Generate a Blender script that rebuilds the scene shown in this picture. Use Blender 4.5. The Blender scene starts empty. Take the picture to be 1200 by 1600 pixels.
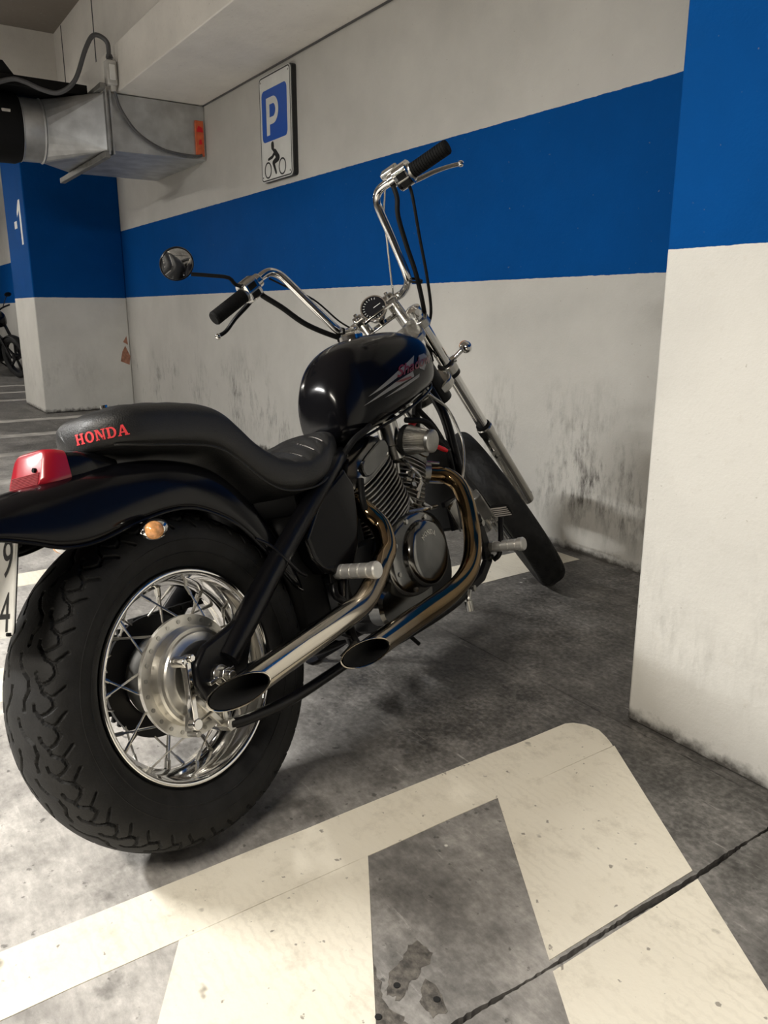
import bpy, bmesh, math, random
import numpy as np
from mathutils import Matrix, Vector
from mathutils.bvhtree import BVHTree

SC = bpy.context.scene
COL = SC.collection
PI = math.pi
random.seed(4)

# ------------------------------------------------------------------ camera, world, light
cam_d = bpy.data.cameras.new('camera')
cam = bpy.data.objects.new('camera', cam_d)
COL.objects.link(cam)
SC.camera = cam
cam_d.sensor_fit = 'VERTICAL'
cam_d.sensor_height = 32.0
cam_d.lens = 32.0 * 1223.0 / 1600.0
cam_d.clip_start = 0.02
_t, _a = math.radians(14.4), math.radians(33.9)
_fw = Vector((-math.cos(_a) * math.cos(_t), math.sin(_a) * math.cos(_t), -math.sin(_t)))
cam.location = (0, 0, 1.0185)
cam.rotation_euler = _fw.to_track_quat('-Z', 'Y').to_euler()

SC.view_settings.view_transform = 'Standard'
SC.view_settings.look = 'None'
SC.view_settings.gamma = 1.0
SC.view_settings.use_curve_mapping = False
SC.view_settings.exposure = 0.0

world = bpy.data.worlds.new('world')
SC.world = world
world.use_nodes = True
_bg = world.node_tree.nodes['Background']
_bg.inputs['Color'].default_value = (0.8, 0.86, 1.0, 1)
_bg.inputs['Strength'].default_value = 0.03


def area(name, loc, sx, sy, power, color, target=None):
    d = bpy.data.lights.new(name, 'AREA')
    d.shape = 'RECTANGLE'
    d.size, d.size_y = sx, sy
    d.energy = power
    d.color = color
    o = bpy.data.objects.new(name, d)
    o.location = loc
    if target is not None:
        o.rotation_euler = (Vector(target) - Vector(loc)).to_track_quat('-Z', 'Y').to_euler()
    COL.objects.link(o)
    return o


# fluorescent lamps of the garage (their fixtures are built further down)
LAMPS = [
    # location, length x, length y, power below, colour, power of the bare tubes
    ((-2.9, -2.0, 2.60), 1.3, 0.12, 250, (1.0, 0.985, 0.95), 70),
    ((-0.3, -1.6, 2.60), 1.3, 0.12, 118, (1.0, 0.925, 0.81), 12),
    ((-9.0, -1.2, 2.60), 1.3, 0.12, 35, (1.0, 0.95, 0.87), 90),
    ((-14.0, -0.6, 2.60), 1.3, 0.12, 60, (1.0, 0.96, 0.90), 110),
]
for i, (l, sx, sy, p, c, pt) in enumerate(LAMPS):
    area('tube_light', l, sx, sy, p, c)


# ------------------------------------------------------------------ materials
def mat(name, color, rough=0.5, metal=0.0, var=0.0, scale=8.0, bump=0.0, bscale=60.0, coat=0.0,
        color2=None, rvar=0.0, spec=None, trans=0.0, emit=None):
    m = bpy.data.materials.new(name)
    m.use_nodes = True
    nt = m.node_tree
    b = nt.nodes['Principled BSDF']
    b.inputs['Base Color'].default_value = (*color, 1)
    b.inputs['Roughness'].default_value = rough
    b.inputs['Metallic'].default_value = metal
    if spec is not None:
        b.inputs['Specular IOR Level'].default_value = spec
    if coat:
        b.inputs['Coat Weight'].default_value = coat
        b.inputs['Coat Roughness'].default_value = 0.04
    if trans:
        b.inputs['Transmission Weight'].default_value = trans
    if emit:
        b.inputs['Emission Color'].default_value = (*emit[0], 1)
        b.inputs['Emission Strength'].default_value = emit[1]
    tc = nt.nodes.new('ShaderNodeTexCoord')
    if var or color2 or rvar:
        n = nt.nodes.new('ShaderNodeTexNoise')
        n.inputs['Scale'].default_value = scale
        n.inputs['Detail'].default_value = 6
        nt.links.new(tc.outputs['Object'], n.inputs['Vector'])
        c2 = color2 or tuple(max(0, c * (1 - var)) for c in color)
        c1 = color if color2 else tuple(min(1, c * (1 + var)) for c in color)
        r = nt.nodes.new('ShaderNodeValToRGB')
        r.color_ramp.elements[0].position = 0.35
        r.color_ramp.elements[1].position = 0.65
        r.color_ramp.elements[0].color = (*c2, 1)
        r.color_ramp.elements[1].color = (*c1, 1)
        nt.links.new(n.outputs['Fac'], r.inputs['Fac'])
        nt.links.new(r.outputs['Color'], b.inputs['Base Color'])
        if rvar:
            mr = nt.nodes.new('ShaderNodeMapRange')
            mr.inputs['To Min'].default_value = max(0.02, rough - rvar)
            mr.inputs['To Max'].default_value = min(1, rough + rvar)
            nt.links.new(n.outputs['Fac'], mr.inputs['Value'])
            nt.links.new(mr.outputs['Result'], b.inputs['Roughness'])
    if bump:
        n2 = nt.nodes.new('ShaderNodeTexNoise')
        n2.inputs['Scale'].default_value = bscale
        n2.inputs['Detail'].default_value = 4
        nt.links.new(tc.outputs['Object'], n2.inputs['Vector'])
        bp = nt.nodes.new('ShaderNodeBump')
        bp.inputs['Strength'].default_value = bump
        bp.inputs['Distance'].default_value = 0.004
        nt.links.new(n2.outputs['Fac'], bp.inputs['Height'])
        nt.links.new(bp.outputs['Normal'], b.inputs['Normal'])
    return m


class NB:
    """tiny node builder"""
    def __init__(s, name):
        s.m = bpy.data.materials.new(name)
        s.m.use_nodes = True
        s.nt = s.m.node_tree
        s.b = s.nt.nodes['Principled BSDF']

    def n(s, t, **kw):
        nd = s.nt.nodes.new(t)
        for k, v in kw.items():
            setattr(nd, k, v)
        return nd

    def l(s, a, b):
        s.nt.links.new(a, b)

    def math(s, op, a, b=None, clamp=False):
        nd = s.n('ShaderNodeMath', operation=op, use_clamp=clamp)
        for i, x in enumerate((a, b)):
            if x is None:
                continue
            if isinstance(x, (int, float)):
                nd.inputs[i].default_value = x
            else:
                s.l(x, nd.inputs[i])
        return nd.outputs[0]

    def mix(s, fac, a, b):
        nd = s.n('ShaderNodeMix', data_type='RGBA')
        for sock, x in ((nd.inputs[0], fac), (nd.inputs[6], a), (nd.inputs[7], b)):
            if isinstance(x, (int, float)):
                sock.default_value = x
            elif isinstance(x, tuple):
                sock.default_value = (*x, 1)
            else:
                s.l(x, sock)
        return nd.outputs[2]

    def noise(s, vec, scale, detail=6, rough=0.55, mapscale=None):
        if mapscale:
            mp = s.n('ShaderNodeMapping')
            mp.inputs['Scale'].default_value = mapscale
            s.l(vec, mp.inputs['Vector'])
            vec = mp.outputs[0]
        nd = s.n('ShaderNodeTexNoise')
        nd.inputs['Scale'].default_value = scale
        nd.inputs['Detail'].default_value = detail
        nd.inputs['Roughness'].default_value = rough
        s.l(vec, nd.inputs['Vector'])
        return nd.outputs['Fac']

    def ramp(s, f, lo, hi, a=0.0, b=1.0):
        nd = s.n('ShaderNodeMapRange')
        nd.inputs['From Min'].default_value = lo
        nd.inputs['From Max'].default_value = hi
        nd.inputs['To Min'].default_value = a
        nd.inputs['To Max'].default_value = b
        s.l(f, nd.inputs['Value'])
        return nd.outputs[0]

    def bump(s, h, strength, dist=0.004):
        nd = s.n('ShaderNodeBump')
        nd.inputs['Strength'].default_value = strength
        nd.inputs['Distance'].default_value = dist
        s.l(h, nd.inputs['Height'])
        s.l(nd.outputs[0], s.b.inputs['Normal'])


WHITE = (0.525, 0.512, 0.478)
BLUE = (0.0008, 0.062, 0.25)


def wall_mat(name, lo=None, hi=None, mould=1.0, white=WHITE):
    k = NB(name)
    g = k.n('ShaderNodeNewGeometry')
    pos = g.outputs['Position']
    sp = k.n('ShaderNodeSeparateXYZ')
    k.l(pos, sp.inputs[0])
    z = sp.outputs['Z']
    n1 = k.noise(pos, 2.2, 8, 0.6)
    n2 = k.noise(pos, 26, 5, 0.6)
    n3 = k.noise(pos, 130, 4, 0.6)
    c = k.mix(k.ramp(n1, 0.35, 0.7), white, tuple(v * 0.86 for v in white))
    c = k.mix(k.ramp(n2, 0.60, 0.80, 0, 0.35), c, (0.50, 0.46, 0.40))
    if lo is not None:
        wob = k.math('ADD', z, k.ramp(n2, 0, 1, -0.004, 0.004))
        f = k.math('GREATER_THAN', wob, lo)
        if hi is not None:
            f = k.math('MULTIPLY', f, k.math('LESS_THAN', wob, hi))
        bl = k.mix(k.ramp(n1, 0.3, 0.7), BLUE, tuple(v * 0.85 for v in BLUE))
        c = k.mix(f, c, bl)
    # mould and rub marks, ragged patches low on the wall
    nm = k.noise(pos, 2.6, 9, 0.72, (1.0, 1.0, 0.55))
    ns = k.noise(pos, 34, 6, 0.7, (1.0, 1.0, 0.28))
    band = k.math('MULTIPLY', k.ramp(z, 0.02, 0.26), k.ramp(z, 0.78, 0.40))
    mk = k.math('MULTIPLY', k.ramp(nm, 0.49, 0.66), k.ramp(ns, 0.42, 0.62))
    mk = k.math('MULTIPLY', k.math('MULTIPLY', mk, band), 1.0 * mould, True)
    c = k.mix(mk, c, (0.06, 0.055, 0.05))
    # scattered pits
    pit = k.ramp(k.noise(pos, 60, 3, 0.5), 0.73, 0.78, 0, 0.5)
    c = k.mix(pit, c, (0.25, 0.22, 0.18))
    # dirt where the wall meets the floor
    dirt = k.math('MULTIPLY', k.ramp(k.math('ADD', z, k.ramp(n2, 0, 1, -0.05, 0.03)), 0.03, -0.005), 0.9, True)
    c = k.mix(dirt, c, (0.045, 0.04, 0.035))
    k.l(c, k.b.inputs['Base Color'])
    k.b.inputs['Roughness'].default_value = 0.75
    k.b.inputs['Specular IOR Level'].default_value = 0.05
    h = k.math('ADD', k.math('MULTIPLY', n2, 1.0), k.math('MULTIPLY', n3, 0.5))
    k.bump(h, 0.28, 0.006)
    return k.m


def concrete_mat(name, base, dark, stain=1.0):
    k = NB(name)
    g = k.n('ShaderNodeNewGeometry')
    pos = g.outputs['Position']
    n1 = k.noise(pos, 1.6, 9, 0.65)
    n2 = k.noise(pos, 9, 8, 0.65)
    n3 = k.noise(pos, 70, 5, 0.6)
    c = k.mix(k.ramp(n1, 0.35, 0.65), base, dark)
    # concrete turns darker towards the back of the bays, with a ragged outline
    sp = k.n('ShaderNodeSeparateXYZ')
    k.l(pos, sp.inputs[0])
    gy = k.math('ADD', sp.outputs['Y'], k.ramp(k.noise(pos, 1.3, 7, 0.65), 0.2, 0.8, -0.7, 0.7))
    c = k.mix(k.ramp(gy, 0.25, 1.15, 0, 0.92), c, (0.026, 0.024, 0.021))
    c = k.mix(k.ramp(n2, 0.35, 0.8, 0, 0.4), c, tuple(v * 0.45 for v in base))
    c = k.mix(k.ramp(n3, 0.4, 0.8, 0.0, 0.22), c, tuple(min(1, v * 1.3) for v in base))
    if stain:
        oil = k.ramp(k.noise(pos, 2.3, 4, 0.5), 0.60, 0.72, 0, 0.75 * stain)
        c = k.mix(oil, c, (0.03, 0.028, 0.026))
        vor = k.n('ShaderNodeTexVoronoi', feature='F1')
        vor.inputs['Scale'].default_value = 7.0
        k.l(pos, vor.inputs['Vector'])
        spot = k.ramp(vor.outputs['Distance'], 0.055, 0.045, 0, 1.0)
        spot = k.math('MULTIPLY', spot, k.ramp(k.noise(pos, 1.1, 2, 0.5), 0.50, 0.56), True)
        c = k.mix(spot, c, (0.62, 0.60, 0.55))
        fleck = k.ramp(k.noise(pos, 42, 3, 0.5), 0.66, 0.71, 0, 0.6)
        c = k.mix(fleck, c, (0.03, 0.028, 0.025))
        blot = k.ramp(k.noise(pos, 6.5, 5, 0.6), 0.60, 0.68, 0, 0.5)
        c = k.mix(blot, c, (0.045, 0.041, 0.036))
        scr = k.ramp(k.noise(pos, 9, 5, 0.7, (1.0, 7.0, 1.0)), 0.62, 0.75, 0, 0.35)
        c = k.mix(scr, c, tuple(min(1, v * 1.5) for v in base))
    # mottling, trowel streaks and pores over everything
    mot = k.math('MULTIPLY', k.ramp(n2, 0.28, 0.72, 0.62, 1.38), k.ramp(k.noise(pos, 4.0, 6, 0.7), 0.3, 0.7, 0.72, 1.28))
    mot = k.math('MULTIPLY', mot, k.ramp(k.noise(pos, 30, 5, 0.7, (1.0, 2.2, 1.0)), 0.3, 0.7, 0.80, 1.22))
    mx = k.n('ShaderNodeVectorMath', operation='SCALE')
    k.l(c, mx.inputs[0])
    k.l(mot, mx.inputs['Scale'])
    k.l(mx.outputs[0], k.b.inputs['Base Color'])
    k.l(k.ramp(n2, 0.2, 0.8, 0.42, 0.7), k.b.inputs['Roughness'])
    k.bump(k.math('ADD', n3, k.math('MULTIPLY', n2, 0.6)), 0.25, 0.004)
    return k.m


def paint_mat(name):
    k = NB(name)
    g = k.n('ShaderNodeNewGeometry')
    pos = g.outputs['Position']
    n1 = k.noise(pos, 2.0, 7, 0.6)
    n2 = k.noise(pos, 14, 8, 0.7)
    n3 = k.noise(pos, 90, 5, 0.6)
    c = k.mix(k.ramp(n1, 0.3, 0.7), (0.87, 0.82, 0.70), (0.77, 0.715, 0.595))
    c = k.mix(k.ramp(n2, 0.52, 0.80, 0, 0.6), c, (0.42, 0.37, 0.29))
    # tyre scuffs: curved bands
    w = k.n('ShaderNodeTexWave', wave_type='RINGS')
    w.inputs['Scale'].default_value = 16.0
    w.inputs['Distortion'].default_value = 6.0
    w.inputs['Detail'].default_value = 8.0
    w.inputs['Detail Scale'].default_value = 3.0
    mp = k.n('ShaderNodeMapping')
    mp.inputs['Location'].default_value = (1.6, -1.7, 0)
    k.l(pos, mp.inputs['Vector'])
    k.l(mp.outputs[0], w.inputs['Vector'])
    sc = k.math('MULTIPLY', k.ramp(w.outputs['Fac'], 0.55, 0.95), k.ramp(k.noise(pos, 3.1, 4, 0.6), 0.42, 0.68), True)
    c = k.mix(k.math('MULTIPLY', sc, 0.18), c, (0.36, 0.31, 0.24))
    # dark drips
    blot = k.ramp(k.noise(pos, 11, 3, 0.55), 0.70, 0.74, 0, 0.85)
    blot = k.math('MULTIPLY', blot, k.ramp(k.noise(pos, 1.7, 2, 0.5), 0.42, 0.52), True)
    c = k.mix(blot, c, (0.10, 0.08, 0.06))
    fleck = k.ramp(k.noise(pos, 55, 3, 0.5), 0.69, 0.73, 0, 0.7)
    c = k.mix(fleck, c, (0.14, 0.12, 0.10))
    # round oil drops, some dark, some faint
    vd = k.n('ShaderNodeTexVoronoi', feature='F1')
    vd.inputs['Scale'].default_value = 5.0
    k.l(pos, vd.inputs['Vector'])
    dd = k.math('ADD', vd.outputs['Distance'], k.ramp(k.noise(pos, 22, 4, 0.6), 0, 1, -0.09, 0.09))
    sel = k.n('ShaderNodeSeparateColor')
    k.l(vd.outputs['Color'], sel.inputs[0])
    drop = k.math('MULTIPLY', k.ramp(dd, 0.115, 0.075), k.ramp(sel.outputs[0], 0.45, 0.95, 0, 0.75), True)
    c = k.mix(drop, c, (0.13, 0.105, 0.075))
    k.l(c, k.b.inputs['Base Color'])
    k.b.inputs['Roughness'].default_value = 0.55
    k.bump(k.math('ADD', n3, n2), 0.2, 0.003)
    return k.m


M = {}
M['wall'] = wall_mat('painted plaster wall', 1.155, 1.815)
M['pillar'] = wall_mat('painted pillar', 1.150, None, 0.25, (0.665, 0.652, 0.612))
M['plaster'] = wall_mat('bare white plaster', None, None, 0.0, (0.90, 0.87, 0.81))
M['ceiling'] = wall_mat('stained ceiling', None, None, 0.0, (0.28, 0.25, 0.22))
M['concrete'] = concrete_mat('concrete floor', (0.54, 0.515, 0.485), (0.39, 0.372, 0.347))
M['groove'] = mat('joint filler', (0.035, 0.032, 0.03), 0.9)
M['roadpaint'] = paint_mat('worn road paint')
M['rubber'] = mat('tyre rubber', (0.010, 0.010, 0.010), 0.66, var=0.3, scale=30, bump=0.15, bscale=220, spec=0.3)
M['groove_rub'] = mat('grip rubber', (0.005, 0.005, 0.005), 0.75, bump=0.3, bscale=300, spec=0.15)
M['paint'] = mat('black gloss paint', (0.003, 0.003, 0.004), 0.16, rvar=0.05, scale=5, spec=0.26)
M['blackmetal'] = mat('black enamel', (0.004, 0.004, 0.005), 0.28, spec=0.25)
M['matteblack'] = mat('matte black plastic', (0.005, 0.005, 0.005), 0.6, spec=0.2)
M['chrome'] = mat('chrome', (0.80, 0.79, 0.77), 0.09, 1.0, rvar=0.04, scale=14)
M['dullchrome'] = mat('dull chrome', (0.55, 0.54, 0.51), 0.24, 1.0, var=0.06, scale=25, rvar=0.05)
M['alloy'] = mat('cast alloy', (0.46, 0.45, 0.42), 0.34, 1.0, var=0.2, scale=18, bump=0.08)
M['huballoy'] = mat('brushed hub alloy', (0.72, 0.70, 0.65), 0.34, 1.0, var=0.1, scale=30)
M['engine'] = mat('polished dark engine case', (0.20, 0.20, 0.195), 0.17, 1.0, var=0.25, scale=9, rvar=0.06)
M['fin'] = mat('cylinder fin metal', (0.36, 0.35, 0.33), 0.35, 1.0, var=0.3, scale=20)
def pipe_mat():
    k = NB('heat tinted exhaust chrome')
    tc = k.n('ShaderNodeTexCoord')
    sp = k.n('ShaderNodeSeparateXYZ')
    k.l(tc.outputs['Object'], sp.inputs[0])
    n = k.noise(tc.outputs['Object'], 5.0, 5, 0.6)
    f = k.ramp(k.math('ADD', sp.outputs['X'], k.ramp(n, 0, 1, -0.12, 0.12)), 0.26, 0.56)
    c = k.mix(f, (0.60, 0.56, 0.49), (0.27, 0.185, 0.095))
    k.l(c, k.b.inputs['Base Color'])
    k.b.inputs['Metallic'].default_value = 1.0
    k.l(k.ramp(n, 0.3, 0.7, 0.07, 0.16), k.b.inputs['Roughness'])
    return k.m


M['pipe'] = pipe_mat()
M['pipein'] = mat('sooty pipe bore', (0.006, 0.006, 0.006), 0.9)
M['seat'] = mat('black vinyl', (0.009, 0.009, 0.009), 0.45, bump=0.25, bscale=350)
M['quilt'] = mat('black quilted vinyl', (0.022, 0.021, 0.020), 0.55, bump=0.25, bscale=350)
M['stitch'] = mat('grey thread', (0.30, 0.28, 0.26), 0.8)
M['peg'] = mat('machined peg alloy', (0.80, 0.79, 0.76), 0.38, 0.8, var=0.06, scale=40)
M['oldpaint'] = mat('faded line paint', (0.42, 0.40, 0.37), 0.7, var=0.3, scale=6)
M['redthread'] = mat('red embroidery', (0.75, 0.05, 0.06), 0.6)
M['redlens'] = mat('red lens', (0.30, 0.002, 0.012), 0.30, spec=1.0)
M['amber'] = mat('amber lens', (0.75, 0.36, 0.14), 0.15, coat=0.5, var=0.25, scale=120)
M['plate'] = mat('number plate white', (0.80, 0.80, 0.77), 0.4, var=0.05, scale=20)
M['ink'] = mat('black print', (0.01, 0.01, 0.01), 0.5)
M['silverdecal'] = mat('silver tank decal', (0.20, 0.20, 0.20), 0.3, coat=0.4)
M['reddecal'] = mat('dark red tank decal', (0.15, 0.010, 0.015), 0.3, coat=0.4)
M['redplug'] = mat('red plug cap', (0.7, 0.01, 0.02), 0.35)
M['mirror'] = mat('mirror glass', (0.9, 0.9, 0.9), 0.03, 1.0)
M['glassdark'] = mat('gauge face', (0.01, 0.01, 0.012), 0.15, spec=0.25)
M['signwhite'] = mat('sign white', (0.66, 0.66, 0.63), 0.45, var=0.06, scale=6)
M['signblue'] = mat('sign blue', (0.012, 0.085, 0.42), 0.4)
M['signink'] = mat('sign black', (0.012, 0.012, 0.012), 0.5)
M['galv'] = mat('galvanised sheet', (0.56, 0.57, 0.57), 0.42, 0.85, var=0.18, scale=7, rvar=0.1)
M['rail'] = mat('dull steel rail', (0.22, 0.215, 0.20), 0.55, 0.4, var=0.2, scale=12)
M['galvlight'] = mat('zinc rail', (0.58, 0.56, 0.52), 0.45, 0.7, var=0.15, scale=10)
M['orange'] = mat('orange sticker', (0.62, 0.13, 0.045), 0.6, var=0.15, scale=20)
M['conduit'] = mat('grey conduit', (0.085, 0.085, 0.088), 0.5)
M['boxgrey'] = mat('grey junction box', (0.52, 0.51, 0.48), 0.6, var=0.1, scale=14)
M['lampwhite'] = mat('lamp housing', (0.8, 0.8, 0.78), 0.5, var=0.04)
M['whitepaint'] = mat('white stencil paint', (0.72, 0.72, 0.70), 0.7, var=0.08, scale=20)
M['brick'] = mat('exposed brick patch', (0.36, 0.17, 0.11), 0.9, var=0.25, scale=30)
M['hole'] = mat('drill hole', (0.006, 0.006, 0.006), 0.9)
M['residue'] = mat('old glue residue', (0.16, 0.145, 0.125), 0.85, color2=(0.05, 0.045, 0.04), scale=60, bump=0.5, bscale=180)
M['backwall'] = mat('far grey wall', (0.16, 0.15, 0.14), 0.8, var=0.12, scale=2)


# ------------------------------------------------------------------ mesh helpers
def V(*a):
    return np.array(a, float)


def unit(v):
    v = np.asarray(v, float)
    return v / (np.linalg.norm(v) + 1e-12)


def perp(d):
    d = unit(d)
    a = V(0, 0, 1) if abs(d[2]) < 0.9 else V(1, 0, 0)
    u = unit(np.cross(a, d))
    return u, np.cross(d, u)


def smooth_path(pts, n=6, closed=False):
    P = [np.asarray(p, float) for p in pts]
    if len(P) < 3:
        return np.array(P)
    out = []
    m = len(P)
    for i in range(m if closed else m - 1):
        if closed:
            p0, p1, p2, p3 = P[i - 1], P[i], P[(i + 1) % m], P[(i + 2) % m]
        else:
            p1, p2 = P[i], P[i + 1]
            p0 = P[i - 1] if i > 0 else 2 * p1 - p2
            p3 = P[i + 2] if i + 2 < m else 2 * p2 - p1
        for k in range(n):
            t = k / n
            out.append(0.5 * ((2 * p1) + (-p0 + p2) * t + (2 * p0 - 5 * p1 + 4 * p2 - p3) * t * t + (-p0 + 3 * p1 - 3 * p2 + p3) * t ** 3))
    if not closed:
        out.append(P[-1])
    return np.array(out)


class MB:
    def __init__(s):
        s.v, s.f = [], []

    def add(s, vs, fs):
        o = len(s.v)
        s.v.extend([tuple(map(float, p)) for p in vs])
        s.f.extend([tuple(i + o for i in f) for f in fs])
        return s

    def box(s, c, size, R=None):
        hx, hy, hz = size[0] / 2, size[1] / 2, size[2] / 2
        vs = [V(x, y, z) for x in (-hx, hx) for y in (-hy, hy) for z in (-hz, hz)]
        if R is not None:
            R = np.asarray(R)
            vs = [R @ p for p in vs]
        vs = [p + np.asarray(c, float) for p in vs]
        return s.add(vs, [(0, 1, 3, 2), (4, 6, 7, 5), (0, 4, 5, 1), (2, 3, 7, 6), (0, 2, 6, 4), (1, 5, 7, 3)])

    def bb(s, x0, x1, y0, y1, z0, z1):
        return s.box(((x0 + x1) / 2, (y0 + y1) / 2, (z0 + z1) / 2), (x1 - x0, y1 - y0, z1 - z0))

    def bar(s, p0, p1, w, h, up=(0, 0, 1)):
        p0, p1 = np.asarray(p0, float), np.asarray(p1, float)
        d = unit(p1 - p0)
        u = unit(np.cross(np.asarray(up, float), d))
        q = np.cross(d, u)
        return s.box((p0 + p1) / 2, (np.linalg.norm(p1 - p0), w, h), np.array([d, u, q]).T)

    def cyl(s, p0, p1, r0, r1=None, n=20, caps=True):
        r1 = r0 if r1 is None else r1
        return s.lathe([(0, r0), (1, r1)], p0, p1, n, caps)

    def lathe(s, prof, p0, p1, n=24, caps=True, absolute=False):
        """prof: list of (t, r); t is the fraction along p0->p1 (or metres when absolute)"""
        p0, p1 = np.asarray(p0, float), np.asarray(p1, float)
        d = p1 - p0
        if absolute:
            d = unit(d)
        u, w = perp(p1 - p0)
        vs = []
        for t, r in prof:
            for k in range(n):
                a = 2 * PI * k / n
                vs.append(p0 + d * t + r * (math.cos(a) * u + math.sin(a) * w))
        fs = []
        for i in range(len(prof) - 1):
            for k in range(n):
                a, b = i * n + k, i * n + (k + 1) % n
                fs.append((a, b, b + n, a + n))
        if caps:
            fs.append(tuple(range(n - 1, -1, -1)))
            fs.append(tuple((len(prof) - 1) * n + k for k in range(n)))
        return s.add(vs, fs)

    def tube(s, pts, r, n=12, sub=6, caps=True, closed=False, smooth=True):
        P = smooth_path(pts, sub, closed) if smooth else np.array([np.asarray(p, float) for p in pts])
        m = len(P)
        if closed:
            T = np.array([unit(P[(i + 1) % m] - P[i - 1]) for i in range(m)])
        else:
            T = np.array([unit(P[min(i + 1, m - 1)] - P[max(i - 1, 0)]) for i in range(m)])
        u, _ = perp(T[0])
        rs = np.interp(np.linspace(0, 1, m), np.linspace(0, 1, len(r)), r) if hasattr(r, '__len__') else [r] * m
        vs = []
        for i in range(m):
            u = unit(u - T[i] * np.dot(u, T[i]))
            w = np.cross(T[i], u)
            for k in range(n):
                a = 2 * PI * k / n
                vs.append(P[i] + rs[i] * (math.cos(a) * u + math.sin(a) * w))
        fs = []
        for i in range(m if closed else m - 1):
            j = (i + 1) % m
            for k in range(n):
                k2 = (k + 1) % n
                fs.append((i * n + k, i * n + k2, j * n + k2, j * n + k))
        if caps and not closed:
            fs.append(tuple(range(n - 1, -1, -1)))
            fs.append(tuple((m - 1) * n + k for k in range(n)))
        return s.add(vs, fs)

    def ellipsoid(s, c, rad, R=None, n=20, m=12):
        vs, fs = [], []
        c = np.asarray(c, float)
        for i in range(m + 1):
            ph = -PI / 2 + PI * i / m
            for k in range(n):
                a = 2 * PI * k / n
                p = V(rad[0] * math.cos(ph) * math.cos(a), rad[1] * math.cos(ph) * math.sin(a), rad[2] * math.sin(ph))
                if R is not None:
                    p = np.asarray(R) @ p
                vs.append(c + p)
        for i in range(m):
            for k in range(n):
                k2 = (k + 1) % n
                fs.append((i * n + k, i * n + k2, (i + 1) * n + k2, (i + 1) * n + k))
        return s.add(vs, fs)

    def loft(s, rings, caps=True, closed=True):
        n = len(rings[0])
        vs = [p for r in rings for p in r]
        fs = []
        for i in range(len(rings) - 1):
            for k in range(n if closed else n - 1):
                k2 = (k + 1) % n
                fs.append((i * n + k, i * n + k2, (i + 1) * n + k2, (i + 1) * n + k))
        if caps:
            fs.append(tuple(range(n - 1, -1, -1)))
            fs.append(tuple((len(rings) - 1) * n + k for k in range(n)))
        return s.add(vs, fs)

    def prism(s, poly, origin, u, v, depth):
        """extrude a 2D polygon along u x v by depth"""
        origin, u, v = np.asarray(origin, float), np.asarray(u, float), np.asarray(v, float)
        w = unit(np.cross(u, v))
        n = len(poly)
        a = [origin + u * p[0] + v * p[1] for p in poly]
        b = [p + w * depth for p in a]
        fs = [tuple(range(n - 1, -1, -1)), tuple(range(n, 2 * n))]
        fs += [(i, (i + 1) % n, n + (i + 1) % n, n + i) for i in range(n)]
        return s.add(a + b, fs)

    def superplate(s, c, d, u, hu, hv, th, ex=4.0, n=32, chamfer=0.0):
        """rounded-rectangle plate centred at c, normal d, in-plane axis u"""
        c, d, u = np.asarray(c, float), unit(d), unit(u)
        u = unit(u - d * np.dot(u, d))
        v = np.cross(d, u)
        rings = []
        lv = [(-th / 2, 0), (th / 2, 0)] if not chamfer else [(-th / 2, -chamfer), (-th / 2 + chamfer, 0), (th / 2 - chamfer, 0), (th / 2, -chamfer)]
        for h, off in lv:
            ring = []
            for k in range(n):
                a = 2 * PI * k / n
                ca, sa = math.cos(a), math.sin(a)
                ring.append(c + d * h + u * ((hu + off) * math.copysign(abs(ca) ** (2 / ex), ca)) + v * ((hv + off) * math.copysign(abs(sa) ** (2 / ex), sa)))
            rings.append(ring)
        return s.loft(rings)

    def xf(s, fn):
        s.v = [tuple(fn(np.array(p))) for p in s.v]
        return s

    def build(s, name, m, parent=None, angle=35, bevel=0.0, flat=False):
        me = bpy.data.meshes.new(name)
        me.from_pydata(s.v, [], s.f)
        bm = bmesh.new()
        bm.from_mesh(me)
        bmesh.ops.remove_doubles(bm, verts=bm.verts, dist=1e-6)
        bmesh.ops.recalc_face_normals(bm, faces=bm.faces)
        bm.to_mesh(me)
        bm.free()
        me.materials.append(M[m] if isinstance(m, str) else m)
        if not flat:
            me.polygons.foreach_set('use_smooth', [True] * len(me.polygons))
            me.set_sharp_from_angle(angle=math.radians(angle))
        o = bpy.data.objects.new(name, me)
        COL.objects.link(o)
        if parent is not None:
            o.parent = parent
        if bevel:
            b = o.modifiers.new('bevel', 'BEVEL')
            b.width = bevel
            b.segments = 2
            b.limit_method = 'ANGLE'
        return o


def tag(o, label=None, cat=None, group=None, kind=None):
    if label:
        o['label'] = label
    if cat:
        o['category'] = cat
    if group:
        o['group'] = group
    if kind:
        o['kind'] = kind
    return o


def empty(name, loc=(0, 0, 0)):
    o = bpy.data.objects.new(name, None)
    o.location = loc
    o.empty_display_size = 0.1
    COL.objects.link(o)
    return o


def text_tris(body, size=1.0, shear=0.0, bold=0.0):
    """2D triangles of a word in the built-in font, normalised to start at (0,0)"""
    cu = bpy.data.curves.new('t', 'FONT')
    cu.body = body
    cu.size = size
    cu.shear = shear
    cu.offset = bold
    cu.resolution_u = 4
    cu.fill_mode = 'FRONT'
    ob = bpy.data.objects.new('t', cu)
    COL.objects.link(ob)
    dg = bpy.context.evaluated_depsgraph_get()
    me = bpy.data.meshes.new_from_object(ob.evaluated_get(dg))
    vs = np.array([v.co[:2] for v in me.vertices])
    fs = [tuple(p.vertices) for p in me.polygons]
    bpy.data.objects.remove(ob)
    bpy.data.meshes.remove(me)
    bpy.data.curves.remove(cu)
    vs = vs - vs.min(0)
    return vs, fs


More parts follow.
